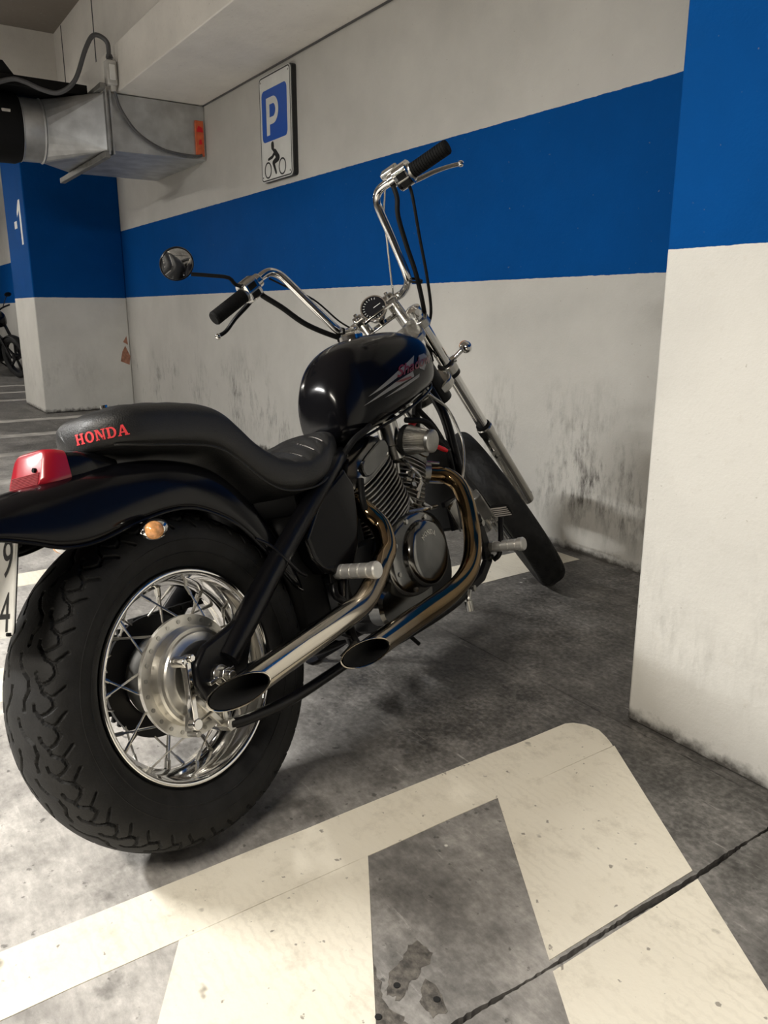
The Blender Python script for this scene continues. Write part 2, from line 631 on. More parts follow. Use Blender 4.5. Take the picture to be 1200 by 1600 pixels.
def slab_letters(word):
    """blocky serif capitals as convex quads, cap height 1; returns list of polygons"""
    polys = []
    x = 0.0

    def q(*p):
        polys.append([(x + a, b) for a, b in p])

    def rect(a, b, c, d):
        q((a, b), (c, b), (c, d), (a, d))

    def arc(cx, cy, rx, ry, ix, iy, a0, a1, n=10):
        for i in range(n):
            t0, t1 = a0 + (a1 - a0) * i / n, a0 + (a1 - a0) * (i + 1) / n
            q((cx + rx * math.cos(t0), cy + ry * math.sin(t0)), (cx + rx * math.cos(t1), cy + ry * math.sin(t1)),
              (cx + ix * math.cos(t1), cy + iy * math.sin(t1)), (cx + ix * math.cos(t0), cy + iy * math.sin(t0)))
    for ch in word:
        if ch == 'H':
            for sx in (0.09, 0.62):
                rect(sx, 0, sx + 0.22, 1)
                rect(sx - 0.08, 0, sx + 0.30, 0.12)
                rect(sx - 0.08, 0.88, sx + 0.30, 1)
            rect(0.25, 0.42, 0.68, 0.58)
            x += 1.04
        elif ch == 'O':
            arc(0.45, 0.5, 0.45, 0.52, 0.22, 0.36, 0, 2 * PI, 20)
            x += 1.0
        elif ch == 'N':
            rect(0.08, 0, 0.24, 1)
            rect(0.72, 0, 0.88, 1)
            rect(0.0, 0, 0.34, 0.11)
            rect(0.60, 0.89, 0.98, 1)
            rect(0.0, 0.89, 0.2, 1)
            q((0.08, 1), (0.34, 1), (0.88, 0), (0.66, 0))
            x += 1.06
        elif ch == 'D':
            rect(0.09, 0, 0.31, 1)
            rect(0, 0, 0.42, 0.13)
            rect(0, 0.87, 0.42, 1)
            arc(0.42, 0.5, 0.46, 0.5, 0.24, 0.36, -PI / 2, PI / 2, 12)
            x += 0.96
        elif ch == 'A':
            q((0.06, 0), (0.22, 0), (0.52, 1), (0.40, 1))
            q((0.66, 0), (0.92, 0), (0.60, 1), (0.40, 1))
            rect(0.26, 0.26, 0.74, 0.39)
            rect(0, 0, 0.32, 0.1)
            rect(0.58, 0, 1.0, 0.1)
            x += 1.0
    vs, fs = [], []
    for p in polys:
        fs.append(tuple(range(len(vs), len(vs) + len(p))))
        vs += p
    return np.array(vs), fs


def refine(vs2, fs, step):
    """cut a flat 2D mesh by a grid so that it can follow a curved surface"""
    bm = bmesh.new()
    bv = [bm.verts.new((p[0], p[1], 0)) for p in vs2]
    for f in fs:
        try:
            bm.faces.new([bv[i] for i in f])
        except ValueError:
            pass
    mn, mx = np.min(vs2, 0), np.max(vs2, 0)
    for ax in (0, 1):
        c = mn[ax] + step
        while c < mx[ax]:
            no = (1, 0, 0) if ax == 0 else (0, 1, 0)
            co = (c, 0, 0) if ax == 0 else (0, c, 0)
            bmesh.ops.bisect_plane(bm, geom=bm.verts[:] + bm.edges[:] + bm.faces[:], plane_co=co, plane_no=no)
            c += step
    bm.verts.index_update()
    out = np.array([v.co[:2] for v in bm.verts])
    of = [tuple(v.index for v in f.verts) for f in bm.faces]
    bm.free()
    return out, of


def decal(name, vs2, fs, origin, u, v, ray, target, m, parent, off=0.0012, step=0.012):
    """lay a flat 2D shape on the surface of `target` (a mesh in the same space)"""
    vs2, fs = refine(np.asarray(vs2), fs, step)
    me = target.data
    bvh = BVHTree.FromPolygons([p.co.copy() for p in me.vertices], [tuple(p.vertices) for p in me.polygons])
    origin, u, v, ray = (np.asarray(t, float) for t in (origin, u, v, unit(ray)))
    pts, ok = [], []
    for p in vs2:
        o = origin + u * p[0] + v * p[1] - ray * 0.5
        h, nrm, idx, d = bvh.ray_cast(Vector(o), Vector(ray))
        if h is None:
            pts.append(o)
            ok.append(False)
        else:
            nn = np.array(nrm)
            if np.dot(nn, ray) > 0:
                nn = -nn
            pts.append(np.array(h) + nn * off)
            ok.append(True)
    mb = MB()
    mb.add(pts, [f for f in fs if all(ok[i] for i in f)])
    return mb.build(name, m, parent, angle=60)


# ------------------------------------------------------------------ the garage
YB, YP, YL = 2.512, 1.539, 1.60          # back wall, right pillar face, left pillar face
CZ = 3.52                                # ceiling
JX, JY = -0.71, 1.507                    # slab joints


def struct(o):
    o['kind'] = 'structure'
    return o


floor = struct(MB().bb(-21, 6, -7, 2.7, -0.12, -0.014).build('floor', 'groove'))
rnd = random.Random(7)


def crack_edges(x, y0, y1, n):
    """two ragged edges of an open joint: slow wander, varying width and small chips"""
    ph = [rnd.uniform(0, 6.3) for _ in range(6)]
    left_, right_ = [], []
    for i in range(n + 1):
        y = y0 + (y1 - y0) * i / n
        c = x + 0.0022 * math.sin(y * 5.1 + ph[0]) + 0.0014 * math.sin(y * 17 + ph[1])
        w = 0.0042 + 0.0014 * math.sin(y * 9.3 + ph[2]) + 0.0010 * math.sin(y * 31 + ph[3])
        left_.append((c - max(0.0016, w + rnd.uniform(-0.0012, 0.0016)), y))
        right_.append((c + max(0.0016, w + rnd.uniform(-0.0012, 0.0016)), y))
    return left_, right_


crackL, crackR = crack_edges(JX, -7, JY - 0.0015, 1100)
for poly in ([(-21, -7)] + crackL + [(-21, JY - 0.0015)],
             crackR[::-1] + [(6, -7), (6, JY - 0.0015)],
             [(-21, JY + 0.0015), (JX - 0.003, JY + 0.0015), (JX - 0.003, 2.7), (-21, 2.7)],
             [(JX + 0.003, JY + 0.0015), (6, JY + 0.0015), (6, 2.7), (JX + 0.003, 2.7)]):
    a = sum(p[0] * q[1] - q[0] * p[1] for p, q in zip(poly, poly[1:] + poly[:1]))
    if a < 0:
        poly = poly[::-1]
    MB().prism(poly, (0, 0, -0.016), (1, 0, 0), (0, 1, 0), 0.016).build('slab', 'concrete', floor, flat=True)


def clip(poly, f):
    out = []
    for p, q in zip(poly, poly[1:] + poly[:1]):
        a, b = f(p), f(q)
        if a >= 0:
            out.append(p)
        if (a >= 0) != (b >= 0):
            t = a / (a - b)
            out.append((p[0] + (q[0] - p[0]) * t, p[1] + (q[1] - p[1]) * t))
    return out


def stripe(poly, z=0.0, m='roadpaint'):
    for f in (lambda p: JX - 0.0095 - p[0], lambda p: p[0] - JX - 0.0095):
        c = clip(poly, f)
        if len(c) >= 3:
            a = sum(p[0] * q[1] - q[0] * p[1] for p, q in zip(c, c[1:] + c[:1]))
            if a < 0:
                c = c[::-1]
            MB().prism(c, (0, 0, z), (1, 0, 0), (0, 1, 0), 0.0012).build('painted_stripe', m, floor, flat=True)


def rough_line(x0, x1, y0, y1, n=60):
    l = [(x0 + rnd.uniform(-0.0015, 0.0015), y0 + (y1 - y0) * i / n) for i in range(n + 1)]
    r = [(x1 + rnd.uniform(-0.0015, 0.0015), y0 + (y1 - y0) * i / n) for i in range(n + 1)]
    return l + r[::-1]


stripe(rough_line(-1.233, -1.094, -3.6, 1.385) [:61] + [(-1.225, 1.405), (-1.20, 1.425), (-1.165, 1.432), (-1.13, 1.42), (-1.105, 1.408)] + rough_line(-1.233, -1.094, -3.6, 1.402)[61:])
for xa, xb in ((-2.385, -2.16), (-3.28, -3.12), (-4.28, -4.12), (-5.28, -5.12), (-6.30, -6.14), (-7.25, -7.08), (-8.25, -8.08), (-10.2, -10.05), (-11.2, -11.05), (-12.2, -12.05)):
    stripe(rough_line(xa, xb, -1.9, 2.45, 30), m='roadpaint' if xa > -4 else 'oldpaint')
# hatching in front of the right pillar, slanting bars that start at the line
for k in range(-4, 1):
    y0 = 1.031 + 0.708 * k
    w = 0.375
    x1 = 1.2
    dx = x1 + 1.094
    sl = -0.60
    poly = [(-1.094, y0), (x1, y0 + sl * dx), (x1, y0 + w + sl * dx), (-1.094, y0 + w)]
    stripe(clip(poly, lambda p: YP - 0.02 - p[1]))
# drilled anchor holes left in the floor
for pts_ in ([(-0.873, 0.653), (-0.875, 0.653), (-0.857, 0.655), (-0.853, 0.657), (-0.841, 0.656), (-0.837, 0.659), (-0.832, 0.65), (-0.822, 0.642), (-0.822, 0.64), (-0.823, 0.633), (-0.824, 0.625), (-0.817, 0.619), (-0.81, 0.608), (-0.81, 0.604), (-0.813, 0.598), (-0.81, 0.591), (-0.8, 0.581), (-0.803, 0.581), (-0.796, 0.573), (-0.793, 0.565), (-0.792, 0.56), (-0.796, 0.555), (-0.803, 0.562), (-0.804, 0.556), (-0.811, 0.553), (-0.811, 0.55), (-0.816, 0.554), (-0.821, 0.556), (-0.827, 0.566), (-0.829, 0.564), (-0.836, 0.571), (-0.844, 0.576), (-0.847, 0.588), (-0.849, 0.597), (-0.853, 0.604), (-0.853, 0.61), (-0.861, 0.617), (-0.864, 0.626), (-0.873, 0.635), (-0.87, 0.641)],
             [(-0.888, 0.565), (-0.875, 0.563), (-0.873, 0.567), (-0.869, 0.566), (-0.862, 0.564), (-0.853, 0.558), (-0.847, 0.555), (-0.836, 0.558), (-0.825, 0.547), (-0.817, 0.546), (-0.812, 0.541), (-0.8, 0.541), (-0.789, 0.54), (-0.782, 0.542), (-0.776, 0.545), (-0.765, 0.551), (-0.759, 0.544), (-0.758, 0.547), (-0.75, 0.549), (-0.748, 0.542), (-0.739, 0.542), (-0.75, 0.531), (-0.757, 0.52), (-0.759, 0.513), (-0.765, 0.503), (-0.772, 0.493), (-0.797, 0.506), (-0.817, 0.52), (-0.84, 0.53), (-0.862, 0.551)],
             [(-0.803, 0.618), (-0.796, 0.62), (-0.786, 0.624), (-0.777, 0.623), (-0.77, 0.621), (-0.765, 0.621), (-0.757, 0.617), (-0.747, 0.613), (-0.736, 0.61), (-0.735, 0.605), (-0.741, 0.597), (-0.741, 0.59), (-0.739, 0.584), (-0.749, 0.587), (-0.756, 0.584), (-0.768, 0.584), (-0.774, 0.585), (-0.779, 0.594), (-0.79, 0.599), (-0.797, 0.608)]):
    ar = sum(p[0] * q[1] - q[0] * p[1] for p, q in zip(pts_, pts_[1:] + pts_[:1]))
    MB().prism(pts_ if ar > 0 else pts_[::-1], (0, 0, 0.0), (1, 0, 0), (0, 1, 0), 0.0005).build('glue_residue', 'residue', floor, flat=True)
for hx, hy in ((-0.817, 0.573), (-0.762, 0.609), (-0.786, 0.518)):
    MB().cyl((hx, hy, 0.0), (hx, hy, 0.0016), 0.0055, n=12).build('drill_hole', 'hole', floor)

struct(MB().bb(-21, 6, YB, YB + 0.2, 0, CZ).build('wall_back', 'wall', flat=True))
pr = struct(MB().bb(-1.165, 6, YP, YB, 0, CZ).build('wall_right', 'pillar', bevel=0.006))
pl = struct(MB().bb(-9.64, -8.60, YL, YB, 0, 2.9).build('wall_left', 'pillar', bevel=0.012))
struct(MB().bb(-21, 6, -7.2, -7, 0, CZ).build('wall_front', 'backwall', flat=True))
struct(MB().bb(6, 6.2, -7, 2.7, 0, CZ).build('wall_end_right', 'backwall', flat=True))
struct(MB().bb(-21.2, -21, -7, 2.7, 0, CZ).build('wall_end_left', 'backwall', flat=True))
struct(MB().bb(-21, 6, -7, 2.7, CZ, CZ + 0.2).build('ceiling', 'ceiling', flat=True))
struct(MB().bb(-8.58, -1.165, 1.857, YB, 2.535, 2.84).build('trim_1', 'plaster', bevel=0.006))
struct(MB().bb(-8.5, -1.165, 2.0, YB, 2.84, CZ).build('trim_2', 'plaster', flat=True))
struct(MB().bb(-9.64, -8.5, -7, 2.0, 2.9, CZ).build('trim_3', 'plaster', flat=True))
# vertical panel joints of the upper beam
for x in (-7.16, -8.2):
    struct(MB().bb(x - 0.008, x + 0.008, 1.996, 2.0, 2.84, CZ - 0.01).build('trim_4', 'conduit', flat=True))
# wire run in the corner between wall and soffit
struct(MB().tube([(-6.2, YB - 0.006, 2.53), (-1.17, YB - 0.006, 2.53)], 0.006, 6, smooth=False).build('trim_5', 'conduit'))

# "-1" level mark stencilled on the left pillar
lv = MB()
lv.bb(-9.17, -9.03, YL - 0.0015, YL, 1.83, 1.90)
lv.build('level_dash', 'whitepaint', pl, flat=True)
lv = MB()
lv.prism([(-8.87, 1.66), (-8.79, 1.66), (-8.79, 2.08), (-8.87, 2.08), (-8.98, 1.98), (-8.98, 1.93), (-8.87, 1.99)],
         (0, YL, 0), (1, 0, 0), (0, 0, 1), 0.0015)
lv.build('level_digit', 'whitepaint', pl, flat=True)
# broken plaster on the inner pillar edge
bp = MB()
bp.prism([(2.40, 0.50), (2.49, 0.46), (2.505, 0.55), (2.46, 0.66), (2.425, 0.60)], (-8.60, 0, 0), (0, 1, 0), (0, 0, 1), 0.002)
bp.prism([(2.44, 0.70), (2.49, 0.67), (2.48, 0.76)], (-8.60, 0, 0), (0, 1, 0), (0, 0, 1), 0.002)
bp.build('broken_plaster', 'brick', pl, flat=True)

# ---- parking sign on the back wall
sign = empty('parking_sign', (-4.935, YB, 1.85))
tag(sign, 'white parking sign with blue P and motorcycle rider pictogram on back wall', 'sign')
SW, SH = 0.445, 0.635


def rrect(x0, x1, z0, z1, r, n=6):
    out = []
    for cx, cz, a0 in ((x1 - r, z0 + r, -PI / 2), (x1 - r, z1 - r, 0), (x0 + r, z1 - r, PI / 2), (x0 + r, z0 + r, PI)):
        out += [(cx + r * math.cos(a0 + PI / 2 * i / n), cz + r * math.sin(a0 + PI / 2 * i / n)) for i in range(n + 1)]
    return out


def flat(poly, y, m, name, parent, d=0.002):
    return MB().prism(poly, (0, y, 0), (1, 0, 0), (0, 0, 1), d).build(name, m, parent, angle=30)


hw = SW / 2
flat(rrect(-hw + 0.01, hw + 0.012, 0, SH, 0.02), 0.0, 'signink', 'back_box', sign, 0.030)
flat(rrect(-hw, hw, 0, SH, 0.03), -0.030, 'signwhite', 'sign_plate', sign, 0.006)
ring_o, ring_i = rrect(-hw + 0.004, hw - 0.004, 0.004, SH - 0.004, 0.028), rrect(-hw + 0.012, hw - 0.012, 0.012, SH - 0.012, 0.022)
mb = MB()
n = len(ring_o)
mb.add([(p[0], -0.0365, p[1]) for p in ring_o] + [(p[0], -0.0365, p[1]) for p in ring_i],
       [(i, (i + 1) % n, n + (i + 1) % n, n + i) for i in range(n)])
mb.build('border_line', 'signink', sign, flat=True)
sq = flat(rrect(-0.186, 0.170, 0.240, 0.548, 0.035), -0.036, 'signblue', 'blue_square', sign, 0.001)
px0, pz0, pz1 = -0.118, 0.276, 0.498
mb = MB()
mb.bb(px0, px0 + 0.045, -0.0385, -0.037, pz0, pz1)
mb.bb(px0 + 0.045, px0 + 0.095, -0.0385, -0.037, pz1 - 0.042, pz1)
mb.bb(px0 + 0.045, px0 + 0.095, -0.0385, -0.037, pz1 - 0.16, pz1 - 0.118)
cxp, czp = px0 + 0.095, pz1 - 0.08
aa = [-PI / 2 + PI * i / 14 for i in range(15)]
vs = [(cxp + 0.078 * math.cos(a), -0.0385, czp + 0.08 * math.sin(a)) for a in aa] + [(cxp + 0.036 * math.cos(a), -0.0385, czp + 0.038 * math.sin(a)) for a in aa]
mb.add(vs, [(i, i + 1, 15 + i + 1, 15 + i) for i in range(14)])
mb.build('letter_p', 'signwhite', sq, flat=True)
for wx, wz in ((-0.122, 0.069), (0.085, 0.069)):
    n = 32
    rv = [(wx + r * math.cos(2 * PI * i / n), y_, wz + r * math.sin(2 * PI * i / n)) for r, y_ in ((0.051, -0.0358), (0.051, -0.0372), (0.0415, -0.0372), (0.0415, -0.0358)) for i in range(n)]
    MB().add(rv, [(j * n + i, j * n + (i + 1) % n, (j + 1) * n + (i + 1) % n, (j + 1) * n + i) for j in range(3) for i in range(n)]).build('pictogram_wheel', 'signink', sign, flat=True)


def stroke(a, b, w0, w1):
    a, b = np.array(a), np.array(b)
    d = (b - a) / np.linalg.norm(b - a)
    q = np.array([-d[1], d[0]])
    out = []
    for c, w, a0 in ((a, w0, PI / 2), (b, w1, -PI / 2)):
        for k in range(7):
            t = a0 + PI * k / 6
            out.append(tuple(c + w * (math.cos(t) * d + math.sin(t) * q)))
    return out


mb = MB()
for k, (p0, p1, w0, w1) in enumerate((((-0.047, 0.216), (-0.046, 0.200), 0.019, 0.019), ((-0.040, 0.186), (-0.020, 0.172), 0.010, 0.012), ((-0.014, 0.168), (0.030, 0.128), 0.018, 0.020), ((-0.014, 0.165), (-0.055, 0.142), 0.012, 0.010), ((-0.055, 0.142), (-0.110, 0.134), 0.010, 0.008), ((0.026, 0.124), (-0.040, 0.106), 0.019, 0.014), ((-0.040, 0.104), (-0.006, 0.042), 0.014, 0.010))):
    mb.prism(stroke(p0, p1, w0, w1), (0, -0.0358 - 0.00004 * k, 0), (1, 0, 0), (0, 0, 1), 0.0014)
mb.build('pictogram_rider', 'signink', sign, flat=True)
for bx, bz in ((-hw + 0.028, SH - 0.03), (hw - 0.028, SH - 0.03), (-hw + 0.028, 0.03), (hw - 0.028, 0.03)):
    MB().cyl((bx, -0.036, bz), (bx, -0.039, bz), 0.006, n=10).build('screw', 'dullchrome', sign)

# ---- ventilation duct hanging below the soffit
duct = empty('ventilation_duct', (-6.2, YB, 2.14))
tag(duct, 'galvanised rectangular ventilation duct with round fan collar below the soffit', 'duct')
D0 = np.array([-6.2, YB, 2.14])


def dl(mb, name, m, parent=duct, **k):
    mb.xf(lambda p: p - D0)
    return mb.build(name, m, parent, **k)


dz0, dz1, dx0, dx1, dyf = 2.145, 2.528, -7.38, -6.2, 1.78
body = dl(MB().bb(dx0, dx1, dyf, YB - 0.002, dz0, dz1), 'duct_box', 'galv', bevel=0.004)
ccx, ccz, cr = -6.72, 2.316, 0.217
corners = [(dx1, dz1), (dx0, dz1), (dx0, dz0), (dx1, dz0)]
tv = [(x, dyf, z) for x, z in corners]
NQ = 6
for i in range(4 * NQ):
    a = 2 * PI * i / (4 * NQ)
    tv.append((ccx + cr * math.cos(a), 1.43, ccz + cr * math.sin(a)))
tf = []
for q in range(4):
    for i in range(NQ):
        tf.append((q, 4 + q * NQ + i, 4 + (q * NQ + i + 1) % (4 * NQ)))
    tf.append((q, 4 + ((q + 1) * NQ) % (4 * NQ), (q + 1) % 4))
dl(MB().add(tv, tf), 'transition_cone', 'galv', flat=True)
dl(MB().lathe([(0, cr), (0.01, cr + 0.008), (0.02, cr), (0.15, cr), (0.16, cr + 0.008), (0.17, cr)], (ccx, 1.43, ccz), (ccx, 1.2, ccz), 40, False, True), 'collar', 'galv')
dl(MB().lathe([(0, cr + 0.006), (0.04, cr + 0.022), (0.55, cr + 0.022), (0.6, cr)], (ccx, 1.27, ccz), (ccx, 0.6, ccz), 40, True, True), 'fan_casing', 'matteblack')
dl(MB().bb(-6.53, -6.49, 1.13, 1.19, 2.30, 2.40), 'terminal_box', 'galvlight', bevel=0.004)
pb = MB()
pb.bb(-7.45, -6.45, 0.7, 1.72, 2.545, 2.615)
pb.prism([(-0.09, 0), (0.09, 0), (0.02, 0.09), (-0.02, 0.09)], (-6.5, 1.15, 2.615), (0, 1, 0), (0, 0, 1), 0.02)
dl(pb, 'fan_support', 'matteblack', bevel=0.004)
for yy in (dyf - 0.012, dyf + 0.02):
    fr = MB()
    fr.bb(dx1 - 0.01, dx1 + 0.035, yy - 0.006, yy + 0.006, dz0 - 0.03, dz1 + 0.01)
    fr.bb(dx0 - 0.035, dx0 + 0.01, yy - 0.006, yy + 0.006, dz0 - 0.03, dz1 + 0.01)
    fr.bb(dx0, dx1, yy - 0.006, yy + 0.006, dz0 - 0.03, dz0 + 0.01)
    dl(fr, 'flange', 'galv', flat=True)
dl(MB().bar((-7.6, dyf - 0.03, dz0 - 0.035), (-6.17, dyf - 0.03, dz0 - 0.035), 0.042, 0.042), 'hanger_rail', 'rail', bevel=0.004)
dl(MB().bb(-7.5, -6.12, dyf - 0.06, dyf - 0.02, dz1 + 0.005, dz1 + 0.04), 'hanger_rail', 'rail', bevel=0.004)
st = dl(MB().bb(dx1, dx1 + 0.02, YB - 0.085, YB - 0.02, 2.17, 2.42), 'warning_panel', 'orange', bevel=0.003)
sm = MB()
sm.prism([(-0.025, 0.17), (0.025, 0.17), (0.02, 0.20), (-0.01, 0.215), (-0.02, 0.19)], (0.0215, -0.0525, 0.03), (0, 1, 0), (0, 0, 1), 0.001)
sm.build('panel_print', 'redplug', st, flat=True)
sm = MB()
sm.prism([(-0.012, 0.08), (0.016, 0.085), (0.01, 0.12), (-0.006, 0.115)], (0.0215, -0.0525, 0.03), (0, 1, 0), (0, 0, 1), 0.001)
sm.build('panel_print', 'redplug', st, flat=True)
jb = MB().bb(-0.045, 0.045, -0.035, 0.035, 0.0, 0.16).build('junction_box', 'boxgrey', duct, bevel=0.01)
jb.location = Vector((-6.15, 1.81, 2.56)) - Vector(D0)
jb['label'] = 'small grey junction box on the duct flange'
MB().lathe([(0, 0.022), (0.02, 0.022), (0.02, 0.026), (0.04, 0.02)], (0, 0, 0.16), (0, 0, 0.3), 14, True, True).build('cable_gland', 'conduit', jb)
MB().lathe([(0, 0.018), (0.03, 0.018), (0.035, 0.014)], (0.01, 0.01, 0.0), (0.01, 0.01, -0.2), 14, True, True).build('cable_gland', 'boxgrey', jb)
MB().bb(0.045, 0.052, -0.02, 0.02, 0.03, 0.13).build('box_lid', 'lampwhite', jb, bevel=0.003)
dl(MB().tube([(-6.15, 1.81, 2.74), (-6.15, 1.80, 2.84), (-6.16, 1.72, 2.87), (-6.18, 1.66, 2.78), (-6.22, 1.58, 2.58), (-6.28, 1.48, 2.50), (-6.33, 1.38, 2.515), (-6.38, 1.28, 2.56), (-6.42, 1.20, 2.575), (-6.45, 1.05, 2.52)], 0.016, 10), 'flexible_conduit', 'conduit')
dl(MB().tube([(-6.14, 1.82, 2.55), (-6.17, 1.87, 2.42), (-6.175, 1.98, 2.28), (-6.175, 2.15, 2.19), (-6.175, 2.32, 2.165), (-6.17, 2.43, 2.165), (-6.17, 2.465, 2.175)], 0.011, 10), 'sagging_cable', 'conduit')

# ---- fluorescent lamps hung from the ceiling (outside the picture)
wherel = ['over the lane behind the leaning motorcycle', 'over the lane facing the right pillar', 'over the lane near the left pillar', 'far down the lane']
for i, (l, sx, sy, p, c, pt) in enumerate(LAMPS):
    tubem = mat('lit tube', (1, 1, 1), 0.5, emit=(c, pt / (2 * PI * PI * 2 * 0.013 * sx)))
    lamp = empty('ceiling_lamp', l)
    tag(lamp, 'white fluorescent batten lamp hung ' + wherel[i], 'lamp', 'fluorescent lamps')
    MB().bb(-sx / 2 - 0.04, sx / 2 + 0.04, -0.07, 0.07, 0.035, 0.10).build('housing', 'lampwhite', lamp, bevel=0.008)
    for q in (-0.035, 0.035):
        MB().cyl((-sx / 2, q, 0.018), (sx / 2, q, 0.018), 0.013, n=12).build('tube', tubem, lamp)
    for q in (-0.45, 0.45):
        MB().cyl((q, 0, 0.1), (q, 0, CZ - l[2]), 0.006, n=8).build('rod', 'dullchrome', lamp)


# ------------------------------------------------------------------ the motorcycle
# bike space: x forward from the rear axle, y to the rider's left, z up from the rear contact patch
BIKE = empty('motorcycle')
tag(BIKE, 'black cruiser motorcycle with chrome pipes and high handlebars leaning on its side stand', 'motorcycle')
_h, _l = math.radians(113.1), math.radians(15.0)
bf = V(math.cos(_h), math.sin(_h), 0)
bl0 = V(-math.sin(_h), math.cos(_h), 0)
bz0 = V(0, 0, 1)
bu = bz0 * math.cos(_l) + bl0 * math.sin(_l)
bl = bl0 * math.cos(_l) - bz0 * math.sin(_l)
# the wide tyre rolls on its left shoulder, so the contact line sits a little higher than the axis plane
BIKE.matrix_world = Matrix(((bf[0], bl[0], bu[0], -1.338), (bf[1], bl[1], bu[1], 0.4803), (bf[2], bl[2], bu[2], 0.004), (0, 0, 0, 1)))

# steering space: x forward (normal to the steering axis), y left, z up along the steering axis
RAKE, STEER, FORK = math.radians(37.26), math.radians(39.9), 0.809
OFF, SPR = 0.092, 0.095


def mk4(X, Y, Z, o):
    return Matrix(((X[0], Y[0], Z[0], o[0]), (X[1], Y[1], Z[1], o[1]), (X[2], Y[2], Z[2], o[2]), (0, 0, 0, 1)))


SD = V(math.sin(RAKE), 0, -math.cos(RAKE))
SN = V(math.cos(RAKE), 0, math.sin(RAKE))


def rodr(v, ax, an):
    return v * math.cos(an) + np.cross(ax, v) * math.sin(an) + ax * np.dot(ax, v) * (1 - math.cos(an))


SA = V(1.139, 0, 0.918)
STM = mk4(rodr(SN, -SD, STEER), rodr(V(0, 1, 0), -SD, STEER), -SD, SA)
STM_np = np.array(STM)


def st2b(n, w, up):
    return STM_np[:3, :3] @ V(n, w, up) + STM_np[:3, 3]


def sb(mb, name, m, parent=None, **k):
    """build a part that turns with the steering"""
    o = mb.build(name, m, parent or BIKE, **k)
    if parent is None:
        o.matrix_local = STM
    return o


AX = ((0, 0, 0), (0, 1, 0))


def lat(mb, prof, n=48, closed=True):
    p = list(prof)
    if closed:
        p = p + [p[0]]
    return mb.lathe(p, *AX, n, False, True)


def resample(prof, n):
    P = smooth_path([V(a, b, 0) for a, b in prof], 12)[:, :2]
    d = np.concatenate([[0], np.cumsum(np.linalg.norm(np.diff(P, axis=0), axis=1))])
    t = np.linspace(0, d[-1], n)
    return np.stack([np.interp(t, d, P[:, 0]), np.interp(t, d, P[:, 1])], 1), t


def tyre_mesh(prof, n_th, n_lat, pitches, grooves, depth, width, tread_arc):
    P, t = resample(prof, n_lat)
    mid = t[-1] / 2
    s = t - mid
    # outward normal in the section plane
    T = np.gradient(P, axis=0)
    N = np.stack([-T[:, 1], T[:, 0]], 1)
    N /= np.linalg.norm(N, axis=1)[:, None]
    if N[n_lat // 2, 1] < 0:
        N = -N
    th = 2 * PI * np.arange(n_th) / n_th
    R = P[:, 1].max()
    pl_ = 2 * PI * R / pitches
    U = (th / (2 * PI) * pitches) % 1.0
    uu, ss = np.meshgrid(U * pl_, s, indexing='ij')
    dist = np.full(uu.shape, 9.0)
    for g in grooves:
        for a, b in zip(g, g[1:]):
            for sh in (-1, 0, 1):
                ax_, ay = (a[0] + sh) * pl_, a[1]
                bx, by = (b[0] + sh) * pl_, b[1]
                dx, dy = bx - ax_, by - ay
                q = np.clip(((uu - ax_) * dx + (ss - ay) * dy) / (dx * dx + dy * dy + 1e-12), 0, 1)
                dist = np.minimum(dist, np.hypot(uu - ax_ - q * dx, ss - ay - q * dy))
    dep = depth * np.clip((width - dist) / (width * 0.30), 0, 1)
    dep[:, np.abs(s) > tread_arc] = 0
    r = P[None, :, 1] - dep * N[None, :, 1]
    y = P[None, :, 0] - dep * N[None, :, 0]
    vs = np.stack([r * np.cos(th)[:, None], y + 0 * r, r * np.sin(th)[:, None]], 2).reshape(-1, 3)
    ii, kk = np.meshgrid(np.arange(n_th), np.arange(n_lat - 1), indexing='ij')
    jj = (ii + 1) % n_th
    fs = np.stack([ii * n_lat + kk, jj * n_lat + kk, jj * n_lat + kk + 1, ii * n_lat + kk + 1], -1).reshape(-1, 4).tolist()
    return vs, fs


def mirror_prof(half):
    return half + [(-a, b) for a, b in half[-2::-1]]


def build_raw(name, vs, fs, m, parent, angle=40):
    me = bpy.data.meshes.new(name)
    me.from_pydata(vs.tolist() if hasattr(vs, 'tolist') else vs, [], fs)
    me.materials.append(M[m])
    me.polygons.foreach_set('use_smooth', [True] * len(me.polygons))
    me.set_sharp_from_angle(angle=math.radians(angle))
    o = bpy.data.objects.new(name, me)
    COL.objects.link(o)
    o.parent = parent
    return o


# ---- rear wheel
RW = Matrix.Translation((0, 0, 0.326))
half = [(-0.046, 0.203), (-0.054, 0.2085), (-0.066, 0.217), (-0.077, 0.230), (-0.085, 0.249), (-0.088, 0.270), (-0.085, 0.288), (-0.076, 0.303), (-0.063, 0.3125), (-0.044, 0.320), (-0.022, 0.3248), (0, 0.326)]
gr = [[(0.02, -0.008), (0.15, -0.010), (0.30, -0.020), (0.42, -0.034), (0.60, -0.036), (0.74, -0.026), (0.90, -0.024)],
      [(0.0, -0.055), (0.10, -0.062), (0.18, -0.078), (0.34, -0.084), (0.46, -0.074), (0.52, -0.060), (0.62, -0.062), (0.72, -0.078), (0.86, -0.082), (0.95, -0.070), (1.0, -0.055)],
      [(0.18, -0.078), (0.06, -0.090), (-0.02, -0.098)], [(0.52, -0.060), (0.40, -0.050), (0.32, -0.049)],
      [(0.72, -0.078), (0.62, -0.091), (0.55, -0.099)], [(0.0, -0.055), (-0.10, -0.046), (-0.18, -0.046)]]
gr += [[(a + 0.5, -b) for a, b in g] for g in gr]
vs, fs = tyre_mesh(mirror_prof(half), 1000, 176, 19, gr, 0.0048, 0.0030, 0.112)
rt = build_raw('rear_tyre', vs, fs, 'rubber', BIKE)
rt.matrix_local = RW
mb = MB()
